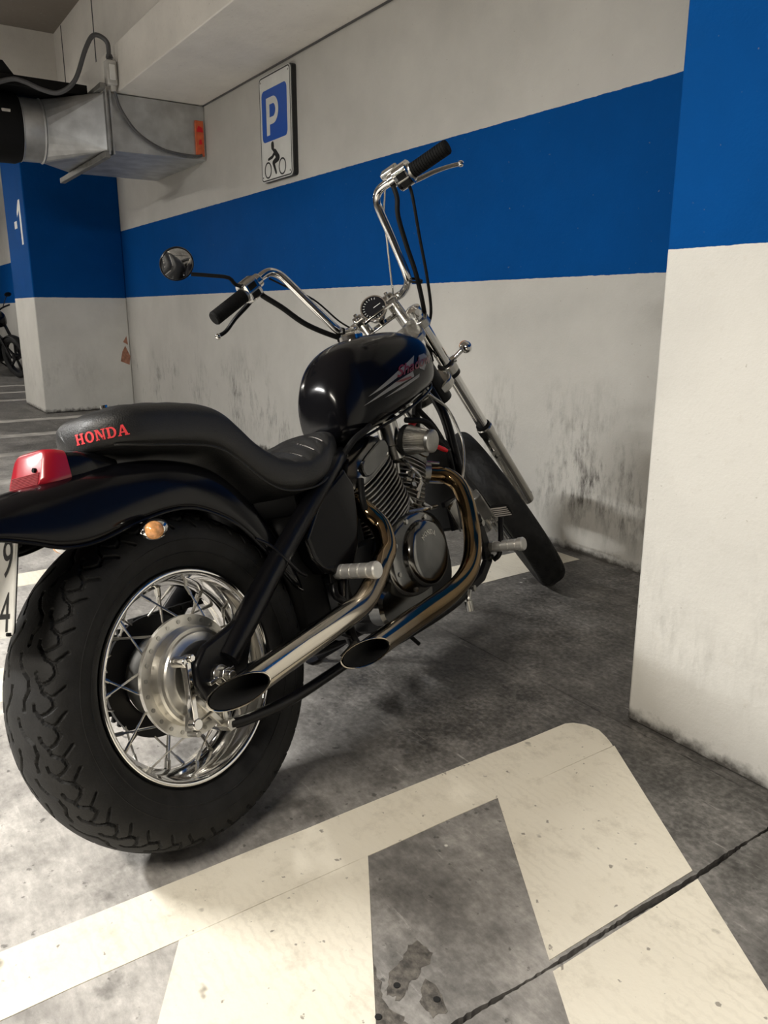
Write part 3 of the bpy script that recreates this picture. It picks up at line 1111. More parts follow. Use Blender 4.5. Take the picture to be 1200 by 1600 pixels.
for lt in (-1, 1):
    for r_, h_ in ((0.2385, 0.0812), (0.2635, 0.0868)):
        mb.tube([(r_ * math.cos(a), lt * h_, r_ * math.sin(a)) for a in [2 * PI * i / 96 for i in range(96)]], 0.0016, 6, closed=True, smooth=False)
mb.build('sidewall_bead', 'rubber', rt)
rr = lat(MB(), [(-0.0595, 0.2085), (-0.0635, 0.2065), (-0.0645, 0.2025), (-0.0625, 0.1985), (-0.056, 0.1965), (-0.047, 0.1955), (-0.042, 0.190), (-0.028, 0.186), (-0.018, 0.178), (0.018, 0.178), (0.028, 0.186), (0.042, 0.190), (0.047, 0.1955), (0.056, 0.1965), (0.0625, 0.1985), (0.0645, 0.2025), (0.0635, 0.2065), (0.0595, 0.2085), (0.048, 0.203), (-0.048, 0.203)], 120).build('rear_rim', 'chrome', BIKE, angle=50)
rr.matrix_local = RW


def spokes(rim, n4, rh, lh, rr_, m, rad, twist, lr=0.012):
    """four spoke shapes (two flanges x two directions), shared by all copies around the rim"""
    for side, lo in ((-1, lh[0]), (1, lh[1])):
        for dr in (-1, 1):
            a = dr * twist
            p0 = V(rh * math.cos(0), lo, rh * math.sin(0))
            p1 = V(rr_ * math.cos(a), side * lr, rr_ * math.sin(a))
            d = unit(p1 - p0)
            mb = MB().cyl(p0 - d * 0.002, p1, rad, n=6)
            mb.cyl(p1 - d * 0.022, p1, rad * 1.7, n=6)
            first = mb.build('spoke', m, rim)
            for k in range(n4):
                o = first if k == 0 else first.copy()
                if k:
                    COL.objects.link(o)
                    o.parent = rim
                o.matrix_local = Matrix.Rotation(-2 * PI * (k + (0.25 if dr > 0 else 0.0) + (0.5 if side > 0 else 0.0)) / n4, 4, 'Y')


spokes(rr, 10, 0.108, (-0.050, 0.056), 0.179, 'dullchrome', 0.0023, 0.36)
hub = MB()
lat(hub, [(-0.046, 0.118), (-0.055, 0.118), (-0.055, 0.097), (-0.073, 0.095), (-0.076, 0.091), (-0.076, 0.0), (0.07, 0.0), (0.07, 0.05), (0.050, 0.072), (0.04, 0.082), (-0.025, 0.086), (-0.044, 0.098)], 72, False)
hub = hub.build('rear_hub', 'huballoy', BIKE, angle=30)
hub.matrix_local = RW
mb = MB()
for k in range(24):
    a = 2 * PI * k / 24
    c = V(0.108 * math.cos(a), -0.0552, 0.108 * math.sin(a))
    mb.cyl(c, c + V(0, -0.0012, 0), 0.0042, n=10)
mb.build('flange_hole', 'alloy', hub)
MB().lathe([(0.0, 0.084), (0.004, 0.082), (0.007, 0.070), (0.010, 0.066), (0.012, 0.03), (0.026, 0.026), (0.028, 0.0)], (0, -0.076, 0), (0, -1, 0), 56, False, True).build('brake_panel', 'huballoy', hub, angle=30)
lf = lat(MB(), [(0.046, 0.122), (0.054, 0.122), (0.054, 0.080), (0.046, 0.080)], 64).build('sprocket_flange', 'blackmetal', hub, angle=30)
# teeth of the rear sprocket
sp = MB()
rg = []
for k in range(164):
    a = 2 * PI * k / 164
    rg.append((0.106 + (0.007 if (k % 4) < 2 else 0.0), a))
sp.loft([[V(r * math.cos(a), y, r * math.sin(a)) for r, a in q_] for q_, y in ((rg, 0.088), (rg, 0.095), ([(0.086, a) for r, a in rg], 0.095), ([(0.086, a) for r, a in rg], 0.088), (rg, 0.088))], caps=False)
sp.build('sprocket', 'matteblack', hub, angle=30)
# drum brake lever, cam and return arm on the brake panel
z0 = -0.326
lev = MB()
lev.cyl((-0.052, -0.080, 0.045), (-0.052, -0.118, 0.045), 0.011, n=16)
lev.bar((-0.052, -0.112, 0.045), (-0.066, -0.112, -0.062), 0.012, 0.017, (0, 1, 0))
lev.cyl((-0.066, -0.104, -0.070), (-0.066, -0.122, -0.070), 0.0115, n=16)
lev.cyl((-0.044, -0.103, 0.050), (-0.044, -0.125, 0.050), 0.008, n=6)
lev.build('brake_lever', 'chrome', hub, bevel=0.002)
MB().bar((-0.066, -0.095, -0.085), (-0.055, -0.095, -0.055), 0.012, 0.022, (0, 1, 0)).cyl((-0.068, -0.09, -0.088), (-0.068, -0.12, -0.088), 0.006, n=10).build('cam_clamp', 'alloy', hub, bevel=0.002)
ta = MB()
ta.bar((-0.035, -0.088, -0.030), (0.014, -0.090, -0.106), 0.012, 0.012, (0, 1, 0))
ta.bar((0.028, -0.088, -0.020), (0.022, -0.090, -0.104), 0.012, 0.014, (0, 1, 0))
ta.build('brake_stay_lug', 'huballoy', hub, bevel=0.002)
MB().cyl((0.018, -0.082, -0.108), (0.018, -0.114, -0.108), 0.013, n=6).build('stay_bolt', 'dullchrome', hub, bevel=0.001)
MB().tube([(-0.066, -0.113, -0.07), (0.05, -0.118, -0.052), (0.20, -0.12, -0.03), (0.5, -0.12, -0.02)], 0.0035, 8).build('brake_rod', 'dullchrome', hub)

# chain and its runs
for p0, p1 in (((0.0, 0.0915, 0.326 + 0.112), (0.56, 0.0915, 0.40)), ((0.0, 0.0915, 0.326 - 0.112), (0.56, 0.0915, 0.32))):
    ch = MB()
    p0, p1 = V(*p0), V(*p1)
    L = np.linalg.norm(p1 - p0)
    nn = int(L / 0.0127)
    for k in range(nn):
        c = p0 + (p1 - p0) * (k + 0.5) / nn
        d = unit(p1 - p0)
        ch.bar(c - d * 0.0055, c + d * 0.0055, 0.014 if k % 2 else 0.019, 0.013)
    ch.build('chain_run', 'matteblack', BIKE)

# ---- swing arm and frame
sw = MB()
sw.tube([(0.035, -0.122, 0.345), (0.12, -0.124, 0.408), (0.23, -0.122, 0.482), (0.49, -0.110, 0.640), (0.60, -0.07, 0.67)], [0.026, 0.026, 0.024, 0.022, 0.02], 16)
sw.tube([(0.035, 0.122, 0.345), (0.12, 0.124, 0.408), (0.23, 0.122, 0.482), (0.49, 0.110, 0.640), (0.60, 0.07, 0.67)], [0.026, 0.026, 0.024, 0.022, 0.02], 16)
for s in (-1, 1):
    sw.tube([(0.04, 0.118 * s, 0.30), (0.25, 0.118 * s, 0.285), (0.50, 0.10 * s, 0.30)], 0.019, 14)
swing = sw.build('swing_arm', 'blackmetal', BIKE)
for s in (-1, 1):
    pt = [(-0.045, 0.035), (-0.05, 0.0), (-0.04, -0.035), (-0.015, -0.05), (0.03, -0.048), (0.075, -0.02), (0.12, 0.055), (0.10, 0.09), (0.05, 0.075), (-0.015, 0.062)]
    if s < 0:
        p = MB().prism(pt, (0, -0.112, 0.326), (1, 0, 0), (0, 0, 1), 0.018)
    else:
        p = MB().prism(pt, (0, 0.130, 0.326), (1, 0, 0), (0, 0, 1), 0.018)
    p.build('axle_plate', 'blackmetal', swing, bevel=0.006)
ax = MB()
ax.cyl((0, -0.128, 0.326), (0, -0.140, 0.326), 0.020, n=20)
ax.cyl((0, -0.138, 0.326), (0, -0.158, 0.326), 0.0155, n=6)
ax.cyl((0, -0.158, 0.326), (0, -0.170, 0.326), 0.009, n=14)
ax.bar((-0.035, -0.134, 0.322), (0.03, -0.134, 0.330), 0.008, 0.022, (0, 1, 0))
ax.build('axle_nut', 'dullchrome', BIKE, bevel=0.0015)
ts = MB()
ts.tube([(0.018, -0.104, 0.218), (0.07, -0.108, 0.208), (0.20, -0.112, 0.196), (0.42, -0.112, 0.200)], 0.012, 12)
ts.build('torque_arm', 'blackmetal', BIKE)
fm = MB()
fm.tube([(1.16, 0, 0.90), (1.02, 0, 0.84), (0.80, 0, 0.755), (0.60, 0, 0.69), (0.48, 0, 0.665)], 0.024, 14)
for s in (-1, 1):
    fm.tube([(1.19, 0.02 * s, 0.80), (1.185, 0.055 * s, 0.70), (1.175, 0.07 * s, 0.55), (1.165, 0.08 * s, 0.36), (1.12, 0.085 * s, 0.225), (1.0, 0.09 * s, 0.175), (0.75, 0.095 * s, 0.17), (0.50, 0.10 * s, 0.19), (0.44, 0.10 * s, 0.27), (0.47, 0.105 * s, 0.45), (0.53, 0.09 * s, 0.62), (0.58, 0.05 * s, 0.68)], 0.015, 12)
fm.tube([(1.162 + 0.02, 0, 0.937 - 0.02), (1.162 + 0.13, 0, 0.937 - 0.175)], 0.034, 18, smooth=False)
fm.tube([(1.165, -0.08, 0.36), (1.165, 0.08, 0.36)], 0.013, 10, smooth=False)
frame = fm.build('frame', 'blackmetal', BIKE)
MB().superplate((1.135, 0, 0.50), (1, 0, 0.02), (0, 1, 0), 0.075, 0.14, 0.035, 8, 40, 0.004).build('radiator', 'matteblack', BIKE)
# side cover and inner panels
sc = MB()
rg = []
for y, k in ((-0.128, 0.93), (-0.122, 1.0), (-0.085, 1.0)):
    pts = [(0.40, 0.575), (0.46, 0.610), (0.53, 0.640), (0.555, 0.60), (0.545, 0.52), (0.520, 0.450), (0.485, 0.405), (0.435, 0.398), (0.375, 0.42), (0.345, 0.46), (0.335, 0.51)]
    cx_, cz_ = 0.45, 0.51
    rg.append([V(cx_ + (a - cx_) * k, y, cz_ + (b - cz_) * k) for a, b in pts])
sc.loft(rg)
sc.build('side_cover', 'paint', BIKE, bevel=0.004)
sc = MB().loft([[V(p.tolist()[0], -p.tolist()[1], p.tolist()[2]) for p in r] for r in rg]).build('side_cover', 'paint', BIKE, bevel=0.004)
MB().bb(0.40, 0.62, -0.075, 0.075, 0.38, 0.64).build('battery_box', 'matteblack', BIKE, bevel=0.01)
MB().bb(0.30, 0.42, -0.09, 0.09, 0.30, 0.56).build('inner_mudguard', 'matteblack', BIKE, bevel=0.02)
MB().tube([(0.20, -0.112, 0.545), (0.222, -0.124, 0.525), (0.237, -0.146, 0.490), (0.262, -0.148, 0.455), (0.30, -0.135, 0.435)], 0.0035, 8).build('breather_hose', 'blackmetal', BIKE)

# ---- rear mudguard
FX = [-0.46, -0.43, -0.38, -0.33, -0.28, -0.226, -0.165, -0.079, 0.0, 0.06, 0.12, 0.17, 0.22, 0.26, 0.29, 0.31]
FLOW = [0.672, 0.672, 0.676, 0.672, 0.655, 0.634, 0.629, 0.642, 0.648, 0.640, 0.612, 0.575, 0.515, 0.455, 0.415, 0.40]
FTOP = [0.678, 0.700, 0.718, 0.730, 0.738, 0.744, 0.750, 0.756, 0.755, 0.748, 0.733, 0.710, 0.665, 0.610, 0.545, 0.47]
FW = [0.085, 0.100, 0.107, 0.110, 0.111, 0.111, 0.111, 0.111, 0.111, 0.111, 0.111, 0.111, 0.111, 0.110, 0.108, 0.106]
xs = np.linspace(-0.46, 0.31, 64)


def crv(x, X, Y):
    # smooth interpolation of a profile
    P = smooth_path([V(a, b, 0) for a, b in zip(X, Y)], 8)
    return np.interp(x, P[:, 0], P[:, 1])


rings = []
for x in xs:
    lo, tp, w = crv(x, FX, FLOW), crv(x, FX, FTOP), crv(x, FX, FW)
    ring = []
    for k in range(33):
        a = PI * k / 32
        ca, sa = math.cos(a), math.sin(a)
        ring.append(V(x, -w * math.copysign(abs(ca) ** 0.62, ca), lo + (tp - lo) * abs(sa) ** 0.72))
    rings.append(ring)
fend = MB().loft(rings, False, False).build('rear_mudguard', 'paint', BIKE, angle=60)
so = fend.modifiers.new('thick', 'SOLIDIFY')
so.thickness = 0.004
so.offset = -1
# rolled lower lip
for s in (1, -1):
    MB().tube([(x, s * (crv(x, FX, FW) - 0.001), crv(x, FX, FLOW)) for x in xs], 0.0032, 8, smooth=False).build('mudguard_lip', 'paint', fend)
# seat bolt and mudguard struts
MB().cyl((-0.015, -0.02, 0.850), (-0.015, -0.02, 0.8665), 0.007, n=12).build('seat_bolt', 'chrome', BIKE)

# ---- tail lamp
tl = MB()
rings = []
for (xt, xb, hw_t, hw_b, zt, zb) in ((-0.140, -0.146, 0.050, 0.060, 0.797, 0.738), (-0.155, -0.170, 0.050, 0.060, 0.801, 0.736), (-0.172, -0.196, 0.047, 0.056, 0.803, 0.738), (-0.178, -0.203, 0.042, 0.050, 0.799, 0.742)):
    ring = []
    for k in range(28):
        a = 2 * PI * (k + 0.5) / 28
        ca, sa = math.cos(a), math.sin(a)
        u = math.copysign(abs(ca) ** 0.3, ca)
        v = math.copysign(abs(sa) ** 0.3, sa)
        f = (v + 1) / 2
        ring.append(V(xb + (xt - xb) * f, (hw_b + (hw_t - hw_b) * f) * u, zb + (zt - zb) * f))
    rings.append(ring)
lens = tl.loft(rings).build('tail_lamp', 'redlens', BIKE, angle=50)
mb = MB()
for k in range(9):
    f = k / 22.0
    mb.bar((-0.2035 + 0.024 * f, -0.044, 0.744 + 0.056 * f), (-0.2035 + 0.024 * f, 0.044, 0.744 + 0.056 * f), 0.0012, 0.0012)
mb.build('lens_rib', 'redlens', lens, flat=True)
MB().cyl((-0.186, -0.030, 0.768), (-0.196, -0.030, 0.7705), 0.0042, n=10).build('lens_screw', 'matteblack', lens)
hs = MB()
rings = []
for x, hw_, zt, zb in ((-0.155, 0.052, 0.797, 0.728), (-0.118, 0.056, 0.793, 0.728), (-0.07, 0.050, 0.782, 0.73), (-0.03, 0.036, 0.766, 0.735)):
    ring = []
    for k in range(24):
        a = 2 * PI * (k + 0.5) / 24
        ca, sa = math.cos(a), math.sin(a)
        ring.append(V(x, hw_ * math.copysign(abs(ca) ** 0.45, ca), (zt + zb) / 2 + (zt - zb) / 2 * math.copysign(abs(sa) ** 0.45, sa)))
    rings.append(ring)
hs.loft(rings).build('tail_lamp_housing', 'paint', BIKE, angle=45)
MB().superplate((-0.196, 0, 0.731), (-0.25, 0, 1), (0, 1, 0), 0.058, 0.016, 0.008, 4, 24).build('lamp_base', 'paint', BIKE)

# ---- number plate on its bracket
pn = unit(V(-0.144, 0, 0.048))
pv = unit(V(0.048, 0, 0.144))
pc = V(-0.309, 0, 0.604)
pm = mk4(V(0, -1, 0), pv, -V(*pn) * -1, pc)
plate = MB().superplate((0, 0, 0), (0, 0, 1), (1, 0, 0), 0.0885, 0.0885, 0.002, 14, 40).build('number_plate', 'plate', BIKE)
plate.matrix_local = pm
for body, x, y, w, h in (('9', 0.050, 0.006, 0.029, 0.062), ('4', 0.047, -0.079, 0.031, 0.062)):
    v2, f2 = text_tris(body, 1.0)
    v2 = v2 / v2.max(0)
    mb = MB()
    mb.add([(x + p[0] * w, y + p[1] * h, 0.0016) for p in v2], f2)
    mb.build('plate_character', 'ink', plate, flat=True)
mb = MB()
mb.tube([(a, b, 0.001) for a, b in rrect(-0.086, 0.086, -0.086, 0.086, 0.006)], 0.0012, 6, closed=True, smooth=False)
mb.build('plate_edge', 'plate', plate)
MB().cyl((0.083, -0.083, 0.0), (0.083, -0.083, 0.008), 0.003, n=10).build('plate_screw', 'matteblack', plate)
br = MB()
br.box((0, 0, -0.008), (0.15, 0.165, 0.008))
br.box((0.03, 0.085, -0.022), (0.02, 0.05, 0.03))
br.box((-0.03, 0.085, -0.022), (0.02, 0.05, 0.03))
brk = br.build('plate_bracket', 'matteblack', BIKE, bevel=0.003)
brk.matrix_local = pm

# ---- turn signals at the rear
for s in (-1, 1):
    c = V(-0.062, s * 0.128, 0.624)
    arm = MB().tube([(-0.055, s * 0.100, 0.640), (-0.058, s * 0.112, 0.630), tuple(c)], 0.007, 10).build('signal_arm', 'chrome', BIKE)
    hd = MB().ellipsoid((c[0], c[1] + s * 0.004, c[2]), (0.030, 0.022, 0.019)).build('turn_signal', 'chrome', BIKE)
    MB().ellipsoid((c[0] - 0.009, c[1] + s * 0.014, c[2]), (0.0185, 0.0165, 0.0165)).build('signal_lens', 'amber', hd)

# ---- seat
SXc = [-0.093, -0.088, -0.075, -0.045, 0.0, 0.08, 0.15, 0.195, 0.225, 0.26, 0.30, 0.35, 0.40, 0.46, 0.52, 0.56, 0.60, 0.625]
STp = [0.815, 0.830, 0.846, 0.857, 0.862, 0.857, 0.847, 0.830, 0.800, 0.757, 0.724, 0.704, 0.700, 0.712, 0.730, 0.738, 0.735, 0.715]
SBt = [0.790, 0.784, 0.778, 0.772, 0.762, 0.750, 0.734, 0.705, 0.675, 0.640, 0.615, 0.606, 0.606, 0.618, 0.640, 0.655, 0.668, 0.68]
SWd = [0.020, 0.042, 0.066, 0.093, 0.110, 0.117, 0.119, 0.120, 0.123, 0.129, 0.138, 0.147, 0.147, 0.135, 0.112, 0.09, 0.065, 0.04]
xs = np.concatenate([np.linspace(-0.093, -0.05, 20), np.linspace(-0.045, 0.59, 200), np.linspace(0.595, 0.625, 10)])
rings = []
NS = 72
for x in xs:
    tp, bt, w = crv(x, SXc, STp), crv(x, SXc, SBt), crv(x, SXc, SWd)
    mid, hh = (tp + bt) / 2, (tp - bt) / 2
    # pleats across the top
    if x < 0.2:
        pl1 = 0.0045 * (abs(math.sin(PI * (x + 0.093) / 0.052)) ** 0.6 - 1)
    else:
        pl1 = 0.0
    ring = []
    for k in range(NS):
        a = 2 * PI * k / NS
        ca, sa = math.cos(a), math.sin(a)
        z = mid + hh * math.copysign(abs(sa) ** 0.62, sa)
        y = w * math.copysign(abs(ca) ** 0.62, ca)
        top = max(0.0, (sa - 0.75) / 0.25) if sa > 0 else 0
        z += pl1 * min(1, top * 1.6)
        if x > 0.285 and x < 0.58 and sa > 0.35:
            # quilted diamonds/chevrons of the rider's seat
            e = min(1, (sa - 0.35) / 0.25) * min(1, (x - 0.285) / 0.03, (0.58 - x) / 0.02)
            z += -0.010 * e * (1 - abs(math.sin(PI * (x + 0.55 * abs(y)) / 0.047)) ** 0.6)
        ring.append(V(x, y, z))
    rings.append(ring)
seat = MB().loft(rings).build('seat', 'seat', BIKE, angle=70)
# quilted panel seams
mb = MB()
for k in range(9):
    pth = []
    for q in range(-8, 9):
        y = q / 8 * 0.105
        x = 0.047 * (k + 6.0) - 0.55 * abs(y) + 0.0
        if 0.30 < x < 0.56 and abs(y) < 0.80 * crv(x, SXc, SWd):
            tp, bt, w = crv(x, SXc, STp), crv(x, SXc, SBt), crv(x, SXc, SWd)
            c_ = min(0.999, (abs(y) / w)) ** (1 / 0.62)
            sa = math.sqrt(max(0, 1 - c_ * c_))
            e = max(0, min(1, (sa - 0.35) / 0.25)) * min(1, (x - 0.285) / 0.03, (0.58 - x) / 0.02)
            pth.append((x, y, (tp + bt) / 2 + (tp - bt) / 2 * sa ** 0.62 - 0.010 * e + 0.002))
    # split into left and right runs
    if len(pth) > 3:
        runs, cur = [], [pth[0]]
        for p in pth[1:]:
            if abs(p[1] - cur[-1][1]) < 0.02:
                cur.append(p)
            else:
                runs.append(cur)
                cur = [p]
        runs.append(cur)
        for r in runs:
            if len(r) > 2:
                mb.tube(r, 0.0022, 6, 3)
mb.build('seat_stitching', 'stitch', seat)
v2, f2 = slab_letters('HONDA')
v2 = v2 / 1.0
sz = 0.0195
uu = unit(V(0.62, -0.78, 0.0)) * sz * 0.98
vv = unit(V(0.05, 0.0, 1.0)) * sz
decal('seat_lettering', v2, f2, V(-0.105, -0.030, 0.800), uu, vv, V(0.78, 0.62, 0.0), seat, 'redthread', seat, 0.0012, 0.25)
MB().tube([(x, -crv(x, SXc, SWd) * 0.97, crv(x, SXc, SBt) + 0.012) for x in np.linspace(-0.06, 0.54, 60)], 0.0022, 6, smooth=False).build('seat_piping', 'seat', seat)

# ---- fuel tank
TX = [0.628, 0.632, 0.645, 0.67, 0.71, 0.77, 0.84, 0.91, 0.97, 1.03, 1.08, 1.12, 1.14, 1.147]
TT = [0.78, 0.82, 0.855, 0.893, 0.929, 0.956, 0.971, 0.978, 0.981, 0.978, 0.967, 0.940, 0.910, 0.885]
TB = [0.735, 0.715, 0.700, 0.690, 0.692, 0.706, 0.722, 0.740, 0.757, 0.774, 0.790, 0.813, 0.838, 0.855]
TW = [0.030, 0.052, 0.072, 0.088, 0.106, 0.122, 0.132, 0.137, 0.136, 0.129, 0.113, 0.084, 0.053, 0.026]
xs = np.linspace(0.628, 1.147, 72)
rings = []
for x in xs:
    tp, bt, w = crv(x, TX, TT), crv(x, TX, TB), crv(x, TX, TW)
    mid = bt + (tp - bt) * 0.42
    ring = []
    for k in range(64):
        a = 2 * PI * k / 64
        ca, sa = math.cos(a), math.sin(a)
        hh = (tp - mid) if sa >= 0 else (mid - bt)
        ring.append(V(x, w * math.copysign(abs(ca) ** 0.80, ca), mid + hh * math.copysign(abs(sa) ** (0.86 if sa > 0 else 0.72), sa)))
    rings.append(ring)
tank = MB().loft(rings).build('fuel_tank', 'paint', BIKE, angle=60)
# seam under the tank
MB().tube([(x, -crv(x, TX, TW) * 0.80, crv(x, TX, TB) + 0.010) for x in np.linspace(0.66, 1.11, 40)], 0.004, 8, smooth=False).build('tank_seam', 'paint', tank)
MB().lathe([(0, 0.034), (0.012, 0.034), (0.018, 0.028), (0.02, 0.0)], (0.86, 0, 0.968), (0.86, 0, 1.2), 28, False, True).build('filler_cap', 'chrome', tank)
# decal: silver flashes with the red model script, on the right flank
U_, V_, RY = V(1, 0, 0), V(0, 0, 1), V(0, 1, 0)


def tank_decal(name, poly, m, off=0.0012):
    decal(name, np.array(poly), [tuple(range(len(poly)))], V(0, -0.16, 0), U_, V_, RY, tank, m, tank, off, 0.014)


tank_decal('tank_flash', [(0.718, 0.798), (0.769, 0.820), (0.848, 0.852), (0.948, 0.890), (0.930, 0.868), (0.848, 0.838), (0.769, 0.812)], 'silverdecal')
tank_decal('tank_flash', [(0.698, 0.777), (0.766, 0.803), (0.825, 0.823), (0.918, 0.847), (0.918, 0.832), (0.850, 0.817), (0.789, 0.802)], 'silverdecal')
tank_decal('tank_flash', [(0.773, 0.788), (0.860, 0.814), (0.950, 0.838), (0.945, 0.829), (0.860, 0.806)], 'silverdecal')
tank_decal('tank_flash', [(0.974, 0.889), (1.012, 0.894), (1.035, 0.878), (1.003, 0.862), (0.983, 0.846), (0.957, 0.852), (0.950, 0.866)], 'silverdecal')
v2, f2 = text_tris('Shadow', 1.0, 0.25, 0.015)
v2 = v2 / v2.max(0)
decal('tank_lettering', v2, f2, V(0.838, -0.16, 0.834), V(0.205, 0, 0.034), V(0.010, 0, 0.030), RY, tank, 'reddecal', tank, 0.0024, 0.06)
tank_decal('tank_underline', [(0.825, 0.824), (0.86, 0.829), (0.90, 0.834), (0.905, 0.829), (0.86, 0.823)], 'reddecal', 0.0024)

# ---- engine
K = V(0.80, 0, 0.34)
RAX, FAX = unit(V(-0.40, 0, 0.917)), unit(V(0.438, 0, 0.90))
cc = MB()
cc.superplate((0.79, 0, 0.33), (0, 1, 0), (1, 0, 0), 0.185, 0.135, 0.20, 3.2, 48, 0.01)
cc.superplate((0.60, 0, 0.36), (0, 1, 0), (1, 0, 0), 0.11, 0.085, 0.17, 3.2, 40, 0.01)
cc.superplate((0.80, 0, 0.215), (0, 0, 1), (1, 0, 0), 0.15, 0.085, 0.07, 4, 32, 0.01)
case = cc.build('crankcase', 'blackmetal', BIKE)
rings = []
for y, k in ((-0.095, 1.0), (-0.118, 1.0), (-0.128, 0.985), (-0.134, 0.95), (-0.138, 0.90)):
    ring = []
    for i in range(56):
        a = 2 * PI * i / 56
        ca, sa = math.cos(a), math.sin(a)
        ring.append(V(0.755 + 0.135 * k * math.copysign(abs(ca) ** 0.85, ca) + 0.012 * sa, y, 0.368 + 0.108 * k * math.copysign(abs(sa) ** 0.85, sa)))
    rings.append(ring)
cover = MB().loft(rings).build('clutch_cover', 'engine', BIKE, angle=40)
rings = []
for y, k in ((-0.130, 1.0), (-0.146, 0.985), (-0.158, 0.95), (-0.165, 0.87), (-0.168, 0.75), (-0.1685, 0.4)):
    rings.append([V(0.772 + 0.098 * k * math.cos(2 * PI * i / 56), y, 0.362 + 0.092 * k * math.sin(2 * PI * i / 56)) for i in range(56)])
boss = MB().loft(rings).build('cover_boss', 'engine', cover, angle=40)
v2, f2 = slab_letters('HONDA')
v2 = v2 - np.array([2.5, 0])
arc = []
for p in v2:
    a = PI / 2 - (p[0] * 0.0150) / 0.058
    r = 0.050 + p[1] * 0.013
    arc.append((0.768 + r * math.cos(a), 0.362 + r * math.sin(a)))
decal('cover_lettering', np.array(arc), f2, V(0, -0.4, 0), V(1, 0, 0), V(0, 0, 1), V(0, 1, 0), boss, 'huballoy', boss, 0.0012, 0.02)
for k in range(8):
    a = 2 * PI * k / 8 + 0.3
    c = V(0.757 + 0.122 * math.cos(a), -0.132, 0.368 + 0.097 * math.sin(a))
    MB().cyl(c, c + V(0, -0.010, 0), 0.0065, n=8).build('cover_bolt', 'dullchrome', cover)
lower = MB().superplate((0.70, -0.085, 0.265), (0, 1, 0), (1, 0, 0), 0.13, 0.055, 0.05, 3, 36, 0.008).build('lower_case', 'engine', case)
lc = MB().superplate((0.74, 0.115, 0.36), (0, 1, 0), (1, 0, 0), 0.16, 0.10, 0.05, 2.6, 40, 0.01).build('generator_cover', 'engine', BIKE)


def cylinder(ax, base, n_f, hu, hv, label):
    b = K + ax * base
    side = np.cross(ax, V(0, 1, 0))
    mb = MB()
    mb.superplate(b + ax * 0.085, ax, side, hu * 0.80, hv * 0.80, 0.19, 3, 32)
    for i in range(n_f):
        k = 1.0 if i > 2 else 0.86 + 0.05 * i
        mb.superplate(b + ax * (0.012 + i * 0.0125), ax, side, hu * k, hv * k, 0.0045, 3.2, 36, 0.0012)
    return mb.build('cylinder', 'fin', BIKE, angle=40), b


cylr, br_ = cylinder(RAX, 0.108, 15, 0.116, 0.122, 'rear')
cylf, bf_ = cylinder(FAX, 0.125, 13, 0.080, 0.088, 'front')


def head(ax, base, hu, hv, sgn):
    side = np.cross(ax, V(0, 1, 0))
    rings = []
    for h, k, e in ((0.168, 1.02, 3.2), (0.178, 1.06, 3.2), (0.205, 1.04, 3.2), (0.225, 0.94, 3.0), (0.240, 0.80, 3.0), (0.248, 0.55, 3.0)):
        ring = []
        for i in range(40):
            a = 2 * PI * i / 40
            ca, sa = math.cos(a), math.sin(a)
            ring.append(K + ax * (base + h) + side * (hu * k * math.copysign(abs(ca) ** (2 / e), ca)) + V(0, 1, 0) * (hv * k * math.copysign(abs(sa) ** (2 / e), sa)))
        rings.append(ring)
    hd = MB().loft(rings).build('cylinder_head', 'engine', BIKE, angle=32)
    # raised side panel of the head cover
    c = K + ax * (base + 0.205)
    MB().superplate(c + V(0, -hv * 1.03, 0), (0, 1, 0), side, hu * 0.62, 0.024, 0.012, 3.5, 28, 0.003).build('head_panel', 'engine', hd)
    for q in (-0.7, 0.7):
        p = c + ax * 0.030 + side * hu * q * 0.75 + V(0, -hv * 0.55, 0)
        MB().cyl(p, p + ax * 0.018, 0.010, n=6).build('head_bolt', 'dullchrome', hd)
    return hd


head(RAX, 0.125, 0.112, 0.118, -1)
head(FAX, 0.125, 0.076, 0.086, 1)
# spark plug caps
for p0, p1, m in ((V(0.985, -0.10, 0.640), V(1.042, -0.12, 0.606), 'redplug'), (V(0.985, -0.05, 0.700), V(1.018, -0.06, 0.714), 'redplug')):
    MB().lathe([(0, 0.010), (0.3, 0.010), (0.3, 0.007), (0.8, 0.007), (1.0, 0.005)], p0, p1, 12).build('spark_plug_lead', m, BIKE)
MB().tube([(1.042, -0.12, 0.606), (1.09, -0.10, 0.61), (1.09, -0.05, 0.68), (1.04, -0.03, 0.73)], 0.0045, 8).build('ignition_lead', 'matteblack', BIKE)

# carburettor and pod filter
cb = MB()
cb.cyl((0.87, -0.02, 0.668), (0.87, -0.10, 0.664), 0.030, n=24)
cb.cyl((0.855, -0.058, 0.66), (0.850, -0.058, 0.725), 0.030, n=24)
cb.cyl((0.850, -0.058, 0.725), (0.848, -0.058, 0.735), 0.034, n=24)
cb.cyl((0.862, -0.058, 0.62), (0.858, -0.058, 0.66), 0.026, n=20)
carb = cb.build('carburettor', 'dullchrome', BIKE, bevel=0.002)
fl = MB()
nP = 44
rings = []
for t, r in ((0.0, 0.040), (0.06, 0.0405), (0.94, 0.029), (1.0, 0.029)):
    c = V(0.875, -0.103, 0.664) + (V(0.872, -0.170, 0.650) - V(0.875, -0.103, 0.664)) * t
    rings.append([c + (r + (0.0016 if k % 2 else -0.0016)) * (math.cos(2 * PI * k / (2 * nP)) * V(1, 0, 0) + math.sin(2 * PI * k / (2 * nP)) * V(0, -0.2, 0.98)) for k in range(2 * nP)])
filt = fl.loft(rings).build('air_filter', 'dullchrome', BIKE, flat=True)
fd = unit(V(-0.003, -0.067, -0.014))
fe = V(0.872, -0.170, 0.650)
MB().lathe([(0, 0.032), (0.010, 0.032), (0.013, 0.028), (0.014, 0.0)], fe, fe + fd, 32, True, True).build('filter_cap', 'alloy', filt)
